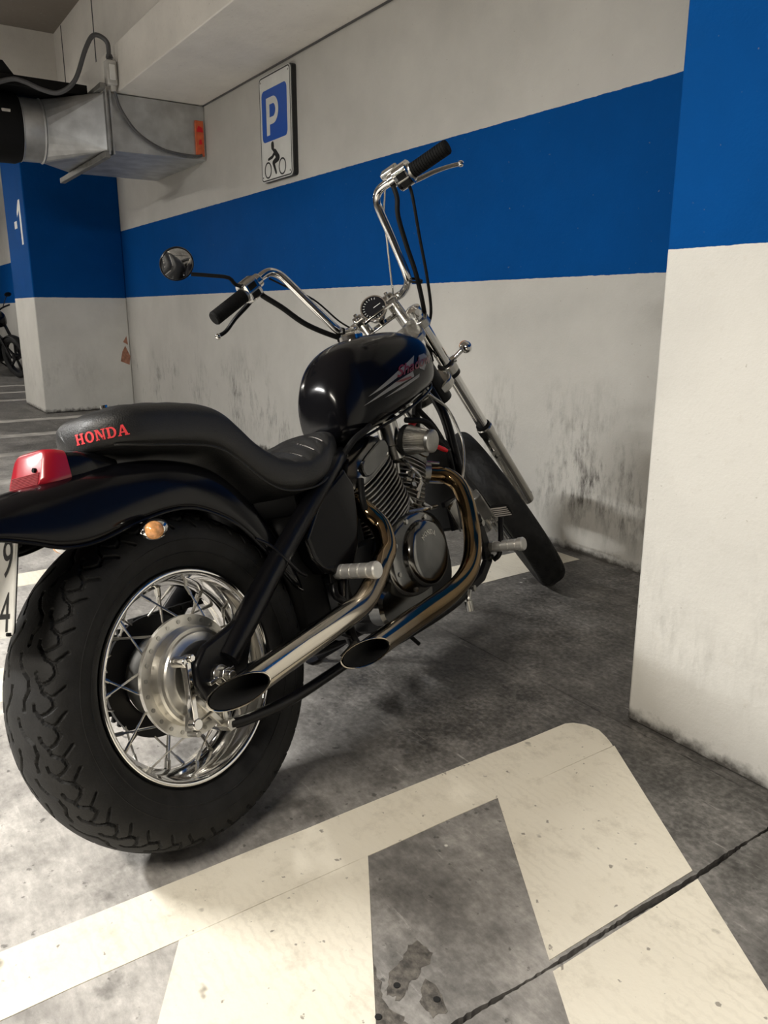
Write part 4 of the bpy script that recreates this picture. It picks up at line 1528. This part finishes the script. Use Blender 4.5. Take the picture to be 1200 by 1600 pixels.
MB().lathe([(0, 0.043), (0.014, 0.043)], V(0.875, -0.094, 0.666), V(0.875, -0.094, 0.666) + fd, 32, True, True).build('filter_clamp', 'matteblack', filt)
# small fittings between the cylinders
ft = MB()
rnd2 = random.Random(3)
for k in range(12):
    p = V(0.845 + rnd2.uniform(-0.035, 0.05), -0.07 - rnd2.uniform(0, 0.03), 0.47 + rnd2.uniform(0, 0.13))
    d = unit(V(rnd2.uniform(-1, 1), rnd2.uniform(-1, 0.2), rnd2.uniform(-1, 1)))
    ft.cyl(p, p + d * 0.028, 0.007, n=8)
ft.tube([(0.80, -0.10, 0.475), (0.85, -0.115, 0.470), (0.90, -0.11, 0.465), (0.95, -0.10, 0.46)], 0.006, 8)
ft.tube([(0.87, -0.06, 0.63), (0.86, -0.10, 0.59), (0.89, -0.105, 0.55), (0.86, -0.10, 0.50)], 0.005, 8)
ft.build('engine_fittings', 'dullchrome', BIKE)
for pts in ([(0.78, -0.05, 0.74), (0.70, -0.10, 0.72), (0.62, -0.11, 0.70), (0.57, -0.09, 0.66)],
            [(0.60, -0.115, 0.60), (0.575, -0.125, 0.55), (0.585, -0.125, 0.50), (0.60, -0.12, 0.46)],
            [(1.05, -0.05, 0.74), (1.10, -0.06, 0.68), (1.13, -0.07, 0.60), (1.12, -0.08, 0.50)],
            [(0.95, -0.06, 0.72), (1.03, -0.08, 0.70), (1.10, -0.07, 0.65)]):
    MB().tube(pts, 0.0085, 10).build('hose', 'matteblack', BIKE)
bkt = MB().bar((0.98, -0.105, 0.455), (1.165, -0.085, 0.46), 0.010, 0.014).bb(1.02, 1.08, -0.10, -0.09, 0.37, 0.45).build('engine_mount', 'blackmetal', BIKE)
MB().prism([(1.00, 0.45), (1.055, 0.46), (1.05, 0.36)], (0, -0.100, 0), (1, 0, 0), (0, 0, 1), 0.006).build('mount_gusset', 'alloy', bkt)

# ---- exhaust pipes
def pipe(pts, name, r0, r1, tip_dir, cut=0.056):
    P = smooth_path(pts, 8)
    n = 28
    m = len(P)
    T = np.array([unit(P[min(i + 1, m - 1)] - P[max(i - 1, 0)]) for i in range(m)])
    u = unit(V(0, -1, 0))
    rings = []
    dist = np.concatenate([[0], np.cumsum(np.linalg.norm(np.diff(P, axis=0), axis=1))])
    for i in range(m):
        u = unit(u - T[i] * np.dot(u, T[i]))
        w = np.cross(T[i], u)
        r = r0 + (r1 - r0) * min(1, dist[i] / dist[-1] * 1.3)
        rings.append((P[i].copy(), u.copy(), w.copy(), r, T[i]))
    # slash cut at the end: shear the last ring along the pipe axis, facing outwards and down
    vs = []
    for i, (c, u_, w_, r, t) in enumerate(rings):
        for k in range(n):
            a = 2 * PI * k / n
            o_ = r * (math.cos(a) * u_ + math.sin(a) * w_)
            sh = 0
            rem = dist[-1] - dist[i]
            if rem < cut * 1.6:
                sh = cut * np.dot(o_, tip_dir) / r * (1 - rem / (cut * 1.6))
            vs.append(c + o_ - t * sh)
    fs = []
    for i in range(m - 1):
        for k in range(n):
            k2 = (k + 1) % n
            fs.append((i * n + k, i * n + k2, (i + 1) * n + k2, (i + 1) * n + k))
    mb = MB().add(vs, fs)
    # inner bore
    vin = []
    for i in range(m - 14, m):
        c, u_, w_, r, t = rings[i]
        rem = dist[-1] - dist[i]
        for k in range(n):
            a = 2 * PI * k / n
            o_ = (r - 0.002) * (math.cos(a) * u_ + math.sin(a) * w_)
            sh = 0
            if rem < cut * 1.6:
                sh = cut * np.dot(o_, tip_dir) / r * (1 - rem / (cut * 1.6))
            vin.append(c + o_ - t * (sh + (0.0006 if i == m - 1 else 0)))
    fin_ = []
    for i in range(13):
        for k in range(n):
            k2 = (k + 1) % n
            fin_.append((i * n + k, i * n + k2, (i + 1) * n + k2, (i + 1) * n + k))
    fin_.append(tuple(range(n)))
    o = mb.build(name, 'pipe', BIKE, angle=60)
    MB().add(vin, fin_).build('pipe_bore', 'pipein', o, angle=60)
    lastring = vs[-n:]
    MB().tube(lastring, 0.0014, 6, closed=True, smooth=False).build('pipe_rim', 'pipe', o)
    return o


tipd = unit(V(0.0, -1.0, -0.05))
pr1 = pipe([(0.63, -0.05, 0.56), (0.60, -0.085, 0.545), (0.592, -0.120, 0.515), (0.598, -0.145, 0.475), (0.565, -0.17, 0.427), (0.515, -0.181, 0.400), (0.455, -0.19, 0.365), (0.389, -0.197, 0.339), (0.30, -0.2, 0.331), (0.12, -0.2, 0.316), (0.04, -0.2, 0.309), (-0.022, -0.2, 0.303)], 'rear_exhaust_pipe', 0.0245, 0.0285, tipd)
pf1 = pipe([(1.02, -0.055, 0.552), (1.052, -0.09, 0.535), (1.056, -0.125, 0.500), (1.035, -0.15, 0.451), (1.005, -0.168, 0.40), (0.970, -0.182, 0.345), (0.920, -0.194, 0.300), (0.860, -0.2, 0.270), (0.78, -0.2, 0.252), (0.70, -0.2, 0.245), (0.551, -0.2, 0.241), (0.44, -0.2, 0.237), (0.36, -0.2, 0.234)], 'front_exhaust_pipe', 0.0245, 0.0285, tipd)
MB().lathe([(0, 0.034), (0.02, 0.034), (0.022, 0.028)], (1.00, -0.045, 0.560), (1.045, -0.085, 0.540), 24, True, True).build('exhaust_flange', 'alloy', pf1)
for q in (0.03, -0.03):
    MB().cyl((1.00, -0.055, 0.56 + q), (1.04, -0.085, 0.545 + q), 0.005, n=8).build('flange_stud', 'dullchrome', pf1)
MB().bar((0.30, -0.16, 0.30), (0.42, -0.10, 0.25), 0.03, 0.006).build('pipe_hanger', 'blackmetal', BIKE)
MB().prism([(0.34, 0.235), (0.40, 0.25), (0.45, 0.20), (0.42, 0.185)], (0, -0.14, 0), (1, 0, 0), (0, 0, 1), 0.005).build('pipe_hanger', 'alloy', BIKE)

# ---- foot pegs and controls
def peg(p0, p1, par=None):
    p0, p1 = V(*p0), V(*p1)
    prof = [(0, 0.012), (0.06, 0.012), (0.06, 0.0165)]
    for k in range(4):
        a = 0.08 + k * 0.19
        prof += [(a, 0.0175), (a + 0.15, 0.0175), (a + 0.155, 0.0150), (a + 0.185, 0.0150)]
    prof += [(0.85, 0.0175), (0.86, 0.020), (0.97, 0.0205), (1.0, 0.018), (1.0, 0.0)]
    return MB().lathe(prof, p0, p1, 28, False).build('foot_peg', 'peg', BIKE, angle=30)


peg((0.430, -0.105, 0.409), (0.430, -0.232, 0.404))
peg((1.127, -0.135, 0.289), (1.127, -0.262, 0.288))
peg((0.430, 0.105, 0.409), (0.430, 0.232, 0.404))
peg((1.127, 0.135, 0.289), (1.127, 0.262, 0.288))
for s in (-1, 1):
    MB().bar((0.43, s * 0.085, 0.41), (0.43, s * 0.112, 0.409), 0.05, 0.045).cyl((0.415, s * 0.10, 0.385), (0.415, s * 0.10, 0.435), 0.008, n=10).tube([(0.43, s * 0.10, 0.40), (0.41, s * 0.11, 0.36), (0.43, s * 0.115, 0.335)], 0.010, 8).build('peg_mount', 'blackmetal', BIKE, bevel=0.003)
    fb = MB()
    fb.prism([(1.075, 0.395), (1.105, 0.40), (1.125, 0.31), (1.12, 0.245), (1.05, 0.205), (0.95, 0.195), (0.95, 0.215), (1.04, 0.232), (1.085, 0.26), (1.085, 0.32)], (0, s * 0.135 + (0.008 if s > 0 else 0), 0), (1, 0, 0), (0, 0, 1), 0.016)
    fbo = fb.build('control_bracket', 'blackmetal', BIKE, bevel=0.003)
    for bx, bz in ((1.095, 0.37), (1.108, 0.262), (0.965, 0.206)):
        MB().cyl((bx, s * 0.128, bz), (bx, s * 0.160, bz), 0.009, n=10).build('bracket_bolt', 'dullchrome', fbo)
pd = MB()
pd.tube([(1.12, -0.155, 0.250), (1.125, -0.175, 0.265), (1.128, -0.19, 0.315), (1.13, -0.195, 0.345), (1.135, -0.20, 0.375)], 0.008, 10)
pedal = pd.build('brake_pedal', 'blackmetal', BIKE)
pp = MB().superplate((1.14, -0.205, 0.395), (0.75, 0, 0.66), (0, 1, 0), 0.030, 0.024, 0.010, 6, 28, 0.002)
ppo = pp.build('pedal_pad', 'matteblack', BIKE)
for k in range(5):
    d = unit(V(0.66, 0, -0.75))
    c = V(1.14, -0.205, 0.395) + d * (k - 2) * 0.009 + unit(V(0.75, 0, 0.66)) * -0.006
    MB().box(c, (0.004, 0.052, 0.004)).build('pad_rib', 'stitch', ppo)
ln = MB().tube([(0.95, -0.15, 0.205), (0.935, -0.15, 0.185), (0.93, -0.15, 0.165)], 0.007, 8).cyl((0.93, -0.15, 0.18), (0.93, -0.15, 0.15), 0.012, n=12).build('brake_switch', 'dullchrome', BIKE)
# side stand on the left
sd = MB()
sd.tube([(0.80, 0.10, 0.19), (0.77, 0.19, 0.13), (0.74, 0.285, 0.088)], 0.011, 10)
sd.superplate((0.735, 0.30, 0.084), unit(V(0, -0.26, 0.97)), (1, 0, 0), 0.03, 0.016, 0.007, 4, 24)
sd.build('side_stand', 'blackmetal', BIKE)
MB().tube([(0.72, -0.03, 0.185), (0.75, -0.04, 0.15), (0.785, -0.05, 0.105)], 0.006, 8).build('drain_tube', 'matteblack', BIKE)

# ---- front wheel (turns with the steering)
RF = 0.336
FWM = STM @ Matrix.Translation((OFF, 0, -FORK))
half = [(-0.030, 0.243), (-0.034, 0.255), (-0.043, 0.272), (-0.050, 0.291), (-0.051, 0.306), (-0.046, 0.320), (-0.034, 0.331), (-0.017, 0.3365), (0, RF)]
gf = [[(0.0, -0.012), (0.35, -0.016), (0.6, -0.030), (0.9, -0.044)], [(0.2, -0.050), (0.5, -0.040), (0.7, -0.044)]]
gf += [[(a + 0.5, -b) for a, b in g] for g in gf]
vs, fs = tyre_mesh(mirror_prof(half), 640, 52, 24, gf, 0.0022, 0.0028, 0.056)
o = build_raw('front_tyre', vs, fs, 'rubber', BIKE)
o.matrix_local = FWM
fr = lat(MB(), [(-0.033, 0.259), (-0.033, 0.254), (-0.028, 0.249), (-0.015, 0.242), (0.015, 0.242), (0.028, 0.249), (0.033, 0.254), (0.033, 0.259), (0.025, 0.255), (-0.025, 0.255)], 96).build('front_rim', 'chrome', BIKE, angle=50)
fr.matrix_local = FWM
spokes(fr, 9, 0.045, (-0.030, 0.030), 0.243, 'dullchrome', 0.0018, 0.55, 0.006)
fh = lat(MB(), [(-0.055, 0.0), (-0.055, 0.022), (-0.034, 0.026), (-0.034, 0.050), (-0.028, 0.050), (-0.024, 0.028), (0.024, 0.028), (0.028, 0.050), (0.034, 0.050), (0.034, 0.026), (0.055, 0.022), (0.055, 0.0)], 40, False).build('front_hub', 'huballoy', BIKE, angle=35)
fh.matrix_local = FWM
dk = lat(MB(), [(0.058, 0.148), (0.063, 0.148), (0.063, 0.10), (0.058, 0.10)], 72)
for k in range(5):
    a = 2 * PI * k / 5
    dk.bar((0.035 * math.cos(a), 0.0605, 0.035 * math.sin(a)), (0.105 * math.cos(a), 0.0605, 0.105 * math.sin(a)), 0.004, 0.022, (0, 1, 0))
dk.build('brake_disc', 'dullchrome', fh, angle=35)
MB().cyl((0, -0.12, 0), (0, 0.12, 0), 0.010, n=16).build('front_axle', 'dullchrome', fh)

# ---- fork
for s in (-1, 1):
    y = SPR * s
    tube = sb(MB().cyl((OFF, y, 0.045), (OFF, y, -0.56), 0.0205, n=28), 'fork_tube', 'chrome')
    MB().lathe([(0, 0.0205), (0.012, 0.024), (0.026, 0.024), (0.030, 0.015), (0.032, 0.0)], (OFF, y, 0.045), (OFF, y, 1), 24, False, True).build('fork_cap', 'chrome', tube)
    sl = MB().lathe([(0, 0.0245), (0.006, 0.029), (0.030, 0.029), (0.045, 0.0265), (0.33, 0.0265), (0.375, 0.0255), (0.395, 0.023), (0.402, 0.015)], (OFF, y, -0.445), (OFF, y, -1), 28, True, True)
    slid = sb(sl, 'fork_slider', 'dullchrome')
    MB().lathe([(0, 0.022), (0.0, 0.0255), (0.012, 0.0265), (0.014, 0.0245)], (OFF, y, -0.438), (OFF, y, -1), 24, False, True).build('dust_seal', 'matteblack', slid)
    MB().bar((OFF - 0.02, y - s * 0.01, -0.50), (OFF - 0.035, y - s * 0.012, -0.56), 0.014, 0.02).cyl((OFF - 0.03, y - s * 0.02, -0.565), (OFF - 0.055, y - s * 0.02, -0.562), 0.008, n=10).cyl((OFF - 0.03, y - s * 0.02, -0.53), (OFF - 0.055, y - s * 0.02, -0.527), 0.007, n=10).build('mudguard_lug', 'dullchrome', slid)
tr = MB()
for z, th, fwd in ((0.018, 0.028, 0.05), (-0.175, 0.034, 0.03)):
    tr.superplate((0.05, 0, z), (0, 0, 1), (0, 1, 0), 0.085, 0.060, th, 3, 32, 0.004)
    for s in (-1, 1):
        tr.lathe([(0, 0.031), (1, 0.031)], (OFF, SPR * s, z - th / 2), (OFF, SPR * s, z + th / 2), 24)
sb(tr, 'triple_clamp', 'dullchrome', bevel=0.003)
for s in (-1, 1):
    sb(MB().lathe([(0, 0.030), (0.05, 0.030)], (OFF, SPR * s, -0.155), (OFF, SPR * s, -1), 24, True, True), 'clamp_sleeve', 'blackmetal')
    # front turn signals on short stalks
    a0, a1 = V(OFF, SPR * s * 1.2, -0.160), V(OFF - 0.0, SPR * s + 0.072 * s, -0.150)
    arm = sb(MB().cyl(a0, a1, 0.008, n=14).cyl(a0 - V(0, 0.01 * s, 0), a0 + V(0, 0.016 * s, 0), 0.013, n=12), 'signal_arm', 'chrome')
    hdn = sb(MB().ellipsoid(a1 + V(0.0, 0.012 * s, 0.0), (0.024, 0.020, 0.020)), 'turn_signal', 'chrome')
    MB().ellipsoid(a1 + V(0.012, 0.012 * s, 0.0), (0.018, 0.018, 0.018)).build('signal_lens', 'amber', hdn)
# headlamp
hl = sb(MB().lathe([(0, 0.0), (0.002, 0.03), (0.02, 0.058), (0.06, 0.078), (0.10, 0.084), (0.112, 0.084), (0.115, 0.078)], (0.125, 0, -0.12), (1, 0, -0.40), 36, False, True), 'headlamp', 'chrome')
MB().lathe([(0.112, 0.078), (0.122, 0.05), (0.126, 0.0)], (0.125, 0, -0.12), (1, 0, -0.40), 36, False, True).build('headlamp_lens', 'glassdark', hl)
# brake caliper on the left leg
cal = sb(MB().box((OFF - 0.085, 0.072, -0.66), (0.05, 0.045, 0.11)).box((OFF - 0.045, 0.088, -0.68), (0.05, 0.02, 0.08)), 'brake_caliper', 'alloy', bevel=0.006)
MB().cyl((OFF - 0.085, 0.095, -0.64), (OFF - 0.085, 0.105, -0.64), 0.018, n=18).cyl((OFF - 0.085, 0.095, -0.685), (OFF - 0.085, 0.105, -0.685), 0.018, n=18).build('caliper_piston', 'dullchrome', cal)

# ---- handlebar, risers, speedometer
CLN, CLU = 0.190, 0.092
for s in (-1, 1):
    rs = MB().cyl((0.125, 0.060 * s, 0.020), (CLN - 0.008, 0.060 * s, CLU - 0.012), 0.020, n=20)
    rs.superplate((CLN, 0.060 * s, CLU), (0, 1, 0), (1, 0, 0), 0.023, 0.023, 0.034, 3, 24, 0.003)
    ro = sb(rs, 'riser', 'dullchrome', bevel=0.002)
    for q in (-0.013, 0.013):
        MB().cyl((CLN + q, 0.060 * s, CLU + 0.012), (CLN + q, 0.060 * s, CLU + 0.028), 0.006, n=8).build('riser_bolt', 'chrome', ro)
halfb = [(CLN, 0.0, CLU), (0.188, 0.075, CLU), (0.172, 0.105, 0.098), (0.135, 0.127, 0.128), (0.118, 0.138, 0.165), (0.155, 0.159, 0.26), (0.190, 0.174, 0.335), (0.205, 0.184, 0.368), (0.203, 0.204, 0.392), (0.180, 0.238, 0.402), (0.150, 0.270, 0.404), (0.123, 0.297, 0.406), (0.092, 0.35, 0.413), (0.064, 0.400, 0.420)]
left = smooth_path([V(*p) for p in halfb], 6)
full = [V(p[0], -p[1], p[2]) for p in left[::-1]] + [p for p in left[1:]]
bar_ = sb(MB().tube(full, 0.0127, 18, smooth=False), 'handlebar', 'chrome')
for s in (-1, 1):
    g0, g1 = V(0.118, 0.305 * s, 0.407), V(0.058, 0.410 * s, 0.4215)
    prof = [(0, 0.0215)]
    for k in range(14):
        a = 0.03 + k * 0.066
        prof += [(a, 0.0212), (a + 0.045, 0.0212), (a + 0.05, 0.0200), (a + 0.062, 0.0200)]
    prof += [(0.96, 0.0215), (1.0, 0.0185), (1.0, 0.0)]
    gp = sb(MB().lathe(prof, g0, g1, 24, False), 'grip', 'groove_rub', angle=25)
    d = unit(g1 - g0)
    MB().lathe([(0, 0.0245), (0.010, 0.0245)], g0 - d * 0.010, g1, 24, True, True).build('grip_flange', 'alloy', gp)
    # switch housing
    c = V(0.137, 0.280 * s, 0.4045)
    R_ = np.array([d, unit(np.cross(V(0, 0, 1), d)), unit(np.cross(d, np.cross(V(0, 0, 1), d)))]).T
    hb = MB().superplate(c, d, V(0, 0, 1), 0.033, 0.029, 0.052, 4, 28, 0.004)
    hs_ = sb(hb, 'switch_housing', 'chrome')
    back = -np.sign(R_[:, 1][0]) * R_[:, 1]
    for q, w_ in ((0.010, 0.018), (-0.012, 0.018)):
        MB().box(c + back * 0.028 + R_[:, 2] * q * 1.2 + d * 0.002, (0.028, 0.008, 0.017), R_).build('switch_button', 'matteblack', hs_, bevel=0.0015)
        MB().box(c + back * 0.0295 + R_[:, 2] * (q * 1.2 + 0.0115), (0.036, 0.006, 0.003), R_).build('switch_edge', 'alloy', hs_)
    # lever perch and lever (in front of the grip)
    f_ = -back
    pc_ = V(0.166, 0.252 * s, 0.403)
    pch = MB().box(pc_ + f_ * 0.018, (0.030, 0.040, 0.026), R_)
    pch.cyl(pc_ - d * 0.014, pc_ + d * 0.014, 0.021, n=20)
    po = sb(pch, 'lever_perch', 'chrome', bevel=0.003)
    if s < 0:
        MB().box(pc_ + f_ * 0.030 - d * 0.01 + V(0, 0, 0.014), (0.055, 0.035, 0.03), R_).build('master_cylinder', 'dullchrome', po, bevel=0.005)
    lp = [V(0.168, 0.262 * s, 0.388), V(0.160, 0.300 * s, 0.368), V(0.150, 0.365 * s, 0.357), V(0.140, 0.410 * s, 0.346), V(0.130, 0.440 * s, 0.336 if s < 0 else 0.350)]
    lv = sb(MB().tube(lp, [0.008, 0.0075, 0.0065, 0.006, 0.006], 10), 'lever', 'dullchrome' if s < 0 else 'blackmetal')
    MB().ellipsoid(lp[-1], (0.0095, 0.0095, 0.0095), None, 14, 8).build('lever_ball', 'chrome', lv)
# mirror on the left
mr = sb(MB().tube([(0.130, 0.285, 0.420), (0.112, 0.303, 0.448), (0.100, 0.306, 0.478), (0.100, 0.340, 0.510), (0.100, 0.385, 0.548)], 0.0055, 10, 3), 'mirror_stalk', 'matteblack')
mcn = V(0.100, 0.399, 0.594)
# glass faces back towards the rider
mn = unit(V(-0.970, -0.10, -0.20))
md = sb(MB().lathe([(-0.006, 0.0470), (0.0, 0.0480), (0.006, 0.0455), (0.020, 0.035), (0.026, 0.0)], mcn, mcn - mn, 40, False, True), 'mirror', 'matteblack')
MB().lathe([(0, 0.0445), (0.001, 0.0)], mcn + mn * 0.004, mcn + mn, 40, False, True).build('mirror_glass', 'mirror', md)
MB().lathe([(0, 0.0480), (0.003, 0.0485), (0.0065, 0.0470), (0.0065, 0.0445), (0.003, 0.0440)], mcn, mcn + mn, 40, False, True).build('mirror_rim', 'blackmetal', md)
# speedometer between the risers
sd_ = unit(V(-0.62, 0, 0.78))
sc_ = V(0.172, 0.0, 0.112)
gz = sb(MB().lathe([(-0.045, 0.022), (-0.035, 0.036), (-0.005, 0.043), (0.004, 0.0445), (0.008, 0.043), (0.008, 0.039), (0.005, 0.039)], sc_, sc_ + sd_, 40, False, True), 'speedometer', 'chrome')
gl = MB().lathe([(0.0055, 0.039), (0.006, 0.0)], sc_, sc_ + sd_, 40, False, True).build('gauge_glass', 'glassdark', gz)
mb = MB()
u_, w_ = perp(sd_)
for k in range(18):
    a = 2 * PI * (k / 22) + 0.9
    r0_, r1_ = 0.029, 0.035
    dd = math.cos(a) * u_ + math.sin(a) * w_
    mb.bar(sc_ + sd_ * 0.0062 + dd * r0_, sc_ + sd_ * 0.0062 + dd * r1_, 0.0012, 0.0006, sd_)
mb.bar(sc_ + sd_ * 0.0064, sc_ + sd_ * 0.0064 + u_ * 0.026, 0.0014, 0.0006, sd_)
mb.build('gauge_marks', 'plate', gl, flat=True)
sb(MB().bar((0.15, -0.05, 0.062), (0.15, 0.05, 0.062), 0.03, 0.006).bar((0.150, -0.055, 0.100), (0.150, 0.055, 0.100), 0.012, 0.010), 'gauge_bracket', 'chrome', bevel=0.002)
idl = sb(MB().superplate((0.120, 0.115, 0.092), sd_, (0, 1, 0), 0.035, 0.014, 0.02, 4, 28, 0.003), 'indicator_panel', 'chrome')
for q in (-0.018, 0.0, 0.018):
    MB().cyl(V(0.120, 0.115 + q, 0.092) + sd_ * 0.009, V(0.120, 0.115 + q, 0.092) + sd_ * 0.013, 0.0055, n=12).build('indicator_lamp', 'plate', idl)

# ---- cables (steering space)
def cable(pts, r, name, m='matteblack'):
    return sb(MB().tube([V(*p) for p in pts], r, 10, 6), name, m)


cable([(0.150, 0.268, 0.390), (0.130, 0.258, 0.366), (0.120, 0.234, 0.311), (0.110, 0.202, 0.223), (0.115, 0.141, 0.122), (0.120, 0.094, 0.072), (0.10, 0.04, 0.03)], 0.0085, 'clutch_cable')
cable([(0.155, -0.240, 0.392), (0.14, -0.230, 0.362), (0.13, -0.205, 0.321), (0.12, -0.182, 0.238), (0.11, -0.160, 0.143), (0.11, -0.124, 0.030), (0.10, -0.088, -0.042), (0.07, -0.05, -0.12)], 0.0075, 'throttle_cable')
cable([(0.16, -0.285, 0.388), (0.12, -0.270, 0.352), (0.11, -0.228, 0.242), (0.10, -0.181, 0.114), (0.10, -0.140, 0.020), (0.10, -0.094, -0.034), (0.07, -0.06, -0.11)], 0.0048, 'brake_hose')
cable([(0.195, -0.22, 0.385), (0.19, -0.175, 0.322), (0.18, -0.150, 0.270), (0.18, -0.115, 0.195), (0.18, -0.076, 0.108)], 0.0030, 'throttle_return_cable', 'dullchrome')
cable([(0.195, 0.215, 0.380), (0.19, 0.190, 0.335), (0.18, 0.141, 0.25), (0.18, 0.115, 0.15), (0.18, 0.095, 0.100)], 0.0028, 'switch_wire', 'matteblack')
for p in ((0.125, 0.134, 0.125), (0.118, -0.150, 0.130)):
    sb(MB().lathe([(-0.004, 0.024), (0.004, 0.024)], p, (p[0], p[1] + (0.5 if p[1] > 0 else -0.5), p[2] + 0.6), 18, False, True), 'cable_tie', 'matteblack')
MB().tube([st2b(0.07, -0.05, -0.12), V(1.107, -0.06, 0.793), V(1.171, -0.08, 0.724), V(1.180, -0.1, 0.623), V(1.134, -0.11, 0.537), V(1.090, -0.10, 0.47), V(1.0, -0.11, 0.44)], 0.0045, 10).build('clutch_lower_cable', 'dullchrome', BIKE)

# ------------------------------------------------------------------ motorcycle far off behind the left pillar
far = empty('parked_motorcycle')
tag(far, 'dark motorcycle parked in the far bay, half hidden behind the left pillar', 'motorcycle')
a_, l_ = math.radians(20), math.radians(10)
ff = V(math.cos(a_), math.sin(a_), 0)
fl0 = V(-math.sin(a_), math.cos(a_), 0)
fu = V(0, 0, 1) * math.cos(l_) - fl0 * math.sin(l_)
fl_ = fl0 * math.cos(l_) + V(0, 0, 1) * math.sin(l_)
far.matrix_world = mk4(ff, fl_, fu, V(-14.75, 1.75, 0.008))
for nm, x in (('rear_tyre', 0.0), ('front_tyre', 1.35)):
    t_ = MB()
    lat(t_, [(-0.03, 0.235), (-0.05, 0.27), (-0.048, 0.30), (-0.03, 0.318), (0, 0.322), (0.03, 0.318), (0.048, 0.30), (0.05, 0.27), (0.03, 0.235)], 48)
    t_.xf(lambda p: p + V(x, 0, 0.322)).build(nm, 'rubber', far)
    w_ = MB()
    lat(w_, [(-0.03, 0.245), (0.03, 0.245), (0.02, 0.225), (-0.02, 0.225)], 40)
    lat(w_, [(-0.04, 0.05), (0.04, 0.05), (0.04, 0.0), (-0.04, 0.0)], 20)
    for k in range(5):
        a = 2 * PI * k / 5
        w_.bar((0.04 * math.cos(a), 0, 0.04 * math.sin(a)), (0.235 * math.cos(a), 0, 0.235 * math.sin(a)), 0.03, 0.028, (0, 1, 0))
    w_.xf(lambda p: p + V(x, 0, 0.322)).build('wheel', 'blackmetal', far)
for s in (-1, 1):
    MB().tube([(1.35, 0.085 * s, 0.322), (1.05, 0.085 * s, 0.95)], 0.024, 12, smooth=False).build('fork_leg', 'blackmetal', far)
mg = []
for k in range(20):
    a = math.radians(20 + 130 * k / 19)
    mg.append([V(1.35 + 0.345 * math.cos(a) + (0.01 if abs(q) == 0 else 0), 0.06 * q, 0.322 + 0.345 * math.sin(a) - 0.02 * q * q) for q in (-1, -0.6, 0, 0.6, 1)])
fo_ = MB().loft(mg, False, False).build('front_mudguard', 'matteblack', far)
fo_.modifiers.new('thick', 'SOLIDIFY').thickness = 0.005


def pod(name, X, T, B, W, m):
    rings = []
    for x in np.linspace(X[0], X[-1], 24):
        t, b, w = crv(x, X, T), crv(x, X, B), crv(x, X, W)
        rings.append([V(x, w * math.copysign(abs(math.cos(a)) ** 0.7, math.cos(a)), (t + b) / 2 + (t - b) / 2 * math.copysign(abs(math.sin(a)) ** 0.7, math.sin(a))) for a in [2 * PI * k / 28 for k in range(28)]])
    return MB().loft(rings).build(name, m, far, angle=50)


pod('fuel_tank', [0.45, 0.55, 0.75, 0.95, 1.02], [0.80, 0.93, 1.0, 0.98, 0.88], [0.72, 0.70, 0.70, 0.74, 0.80], [0.06, 0.11, 0.14, 0.12, 0.05], 'paint')
pod('seat', [-0.25, -0.1, 0.2, 0.45, 0.52], [0.86, 0.87, 0.80, 0.80, 0.79], [0.80, 0.76, 0.70, 0.70, 0.74], [0.06, 0.11, 0.13, 0.10, 0.05], 'seat')
pod('engine', [0.35, 0.45, 0.7, 0.95, 1.0], [0.55, 0.66, 0.70, 0.62, 0.5], [0.35, 0.24, 0.2, 0.26, 0.36], [0.08, 0.16, 0.17, 0.14, 0.06], 'blackmetal')
pod('tail_fairing', [-0.5, -0.3, 0.0, 0.2], [0.82, 0.82, 0.78, 0.72], [0.76, 0.72, 0.66, 0.66], [0.03, 0.08, 0.10, 0.08], 'paint')
pod('headlamp_fairing', [0.98, 1.08, 1.18, 1.25], [0.98, 1.03, 1.0, 0.93], [0.88, 0.80, 0.78, 0.84], [0.06, 0.12, 0.11, 0.05], 'paint')
MB().tube([(0.92, 0.36, 1.06), (0.98, 0.2, 1.04), (1.03, 0.06, 1.0), (1.03, -0.06, 1.0), (0.98, -0.2, 1.04), (0.92, -0.36, 1.06)], 0.014, 10).build('handlebar', 'blackmetal', far)
for s in (-1, 1):
    MB().tube([(0.0, 0.10 * s, 0.322), (0.45, 0.10 * s, 0.36)], 0.026, 10, smooth=False).build('swing_arm', 'blackmetal', far)
    MB().tube([(0.02, 0.13 * s, 0.38), (-0.1, 0.13 * s, 0.74)], 0.022, 10, smooth=False).build('shock_absorber', 'dullchrome', far)
    mi = MB().tube([(0.97, 0.22 * s, 1.05), (0.96, 0.30 * s, 1.16), (0.96, 0.34 * s, 1.2)], 0.006, 8).ellipsoid((0.96, 0.36 * s, 1.22), (0.015, 0.06, 0.035)).build('mirror', 'matteblack', far)
MB().tube([(0.9, -0.12, 0.45), (0.85, -0.17, 0.26), (0.5, -0.17, 0.22), (-0.05, -0.19, 0.36), (-0.35, -0.2, 0.44)], [0.02, 0.02, 0.025, 0.045, 0.045], 12).build('exhaust_pipe', 'dullchrome', far)
MB().tube([(0.55, 0.12, 0.22), (0.58, 0.25, 0.06), (0.58, 0.30, -0.045)], 0.012, 8).build('side_stand', 'blackmetal', far)
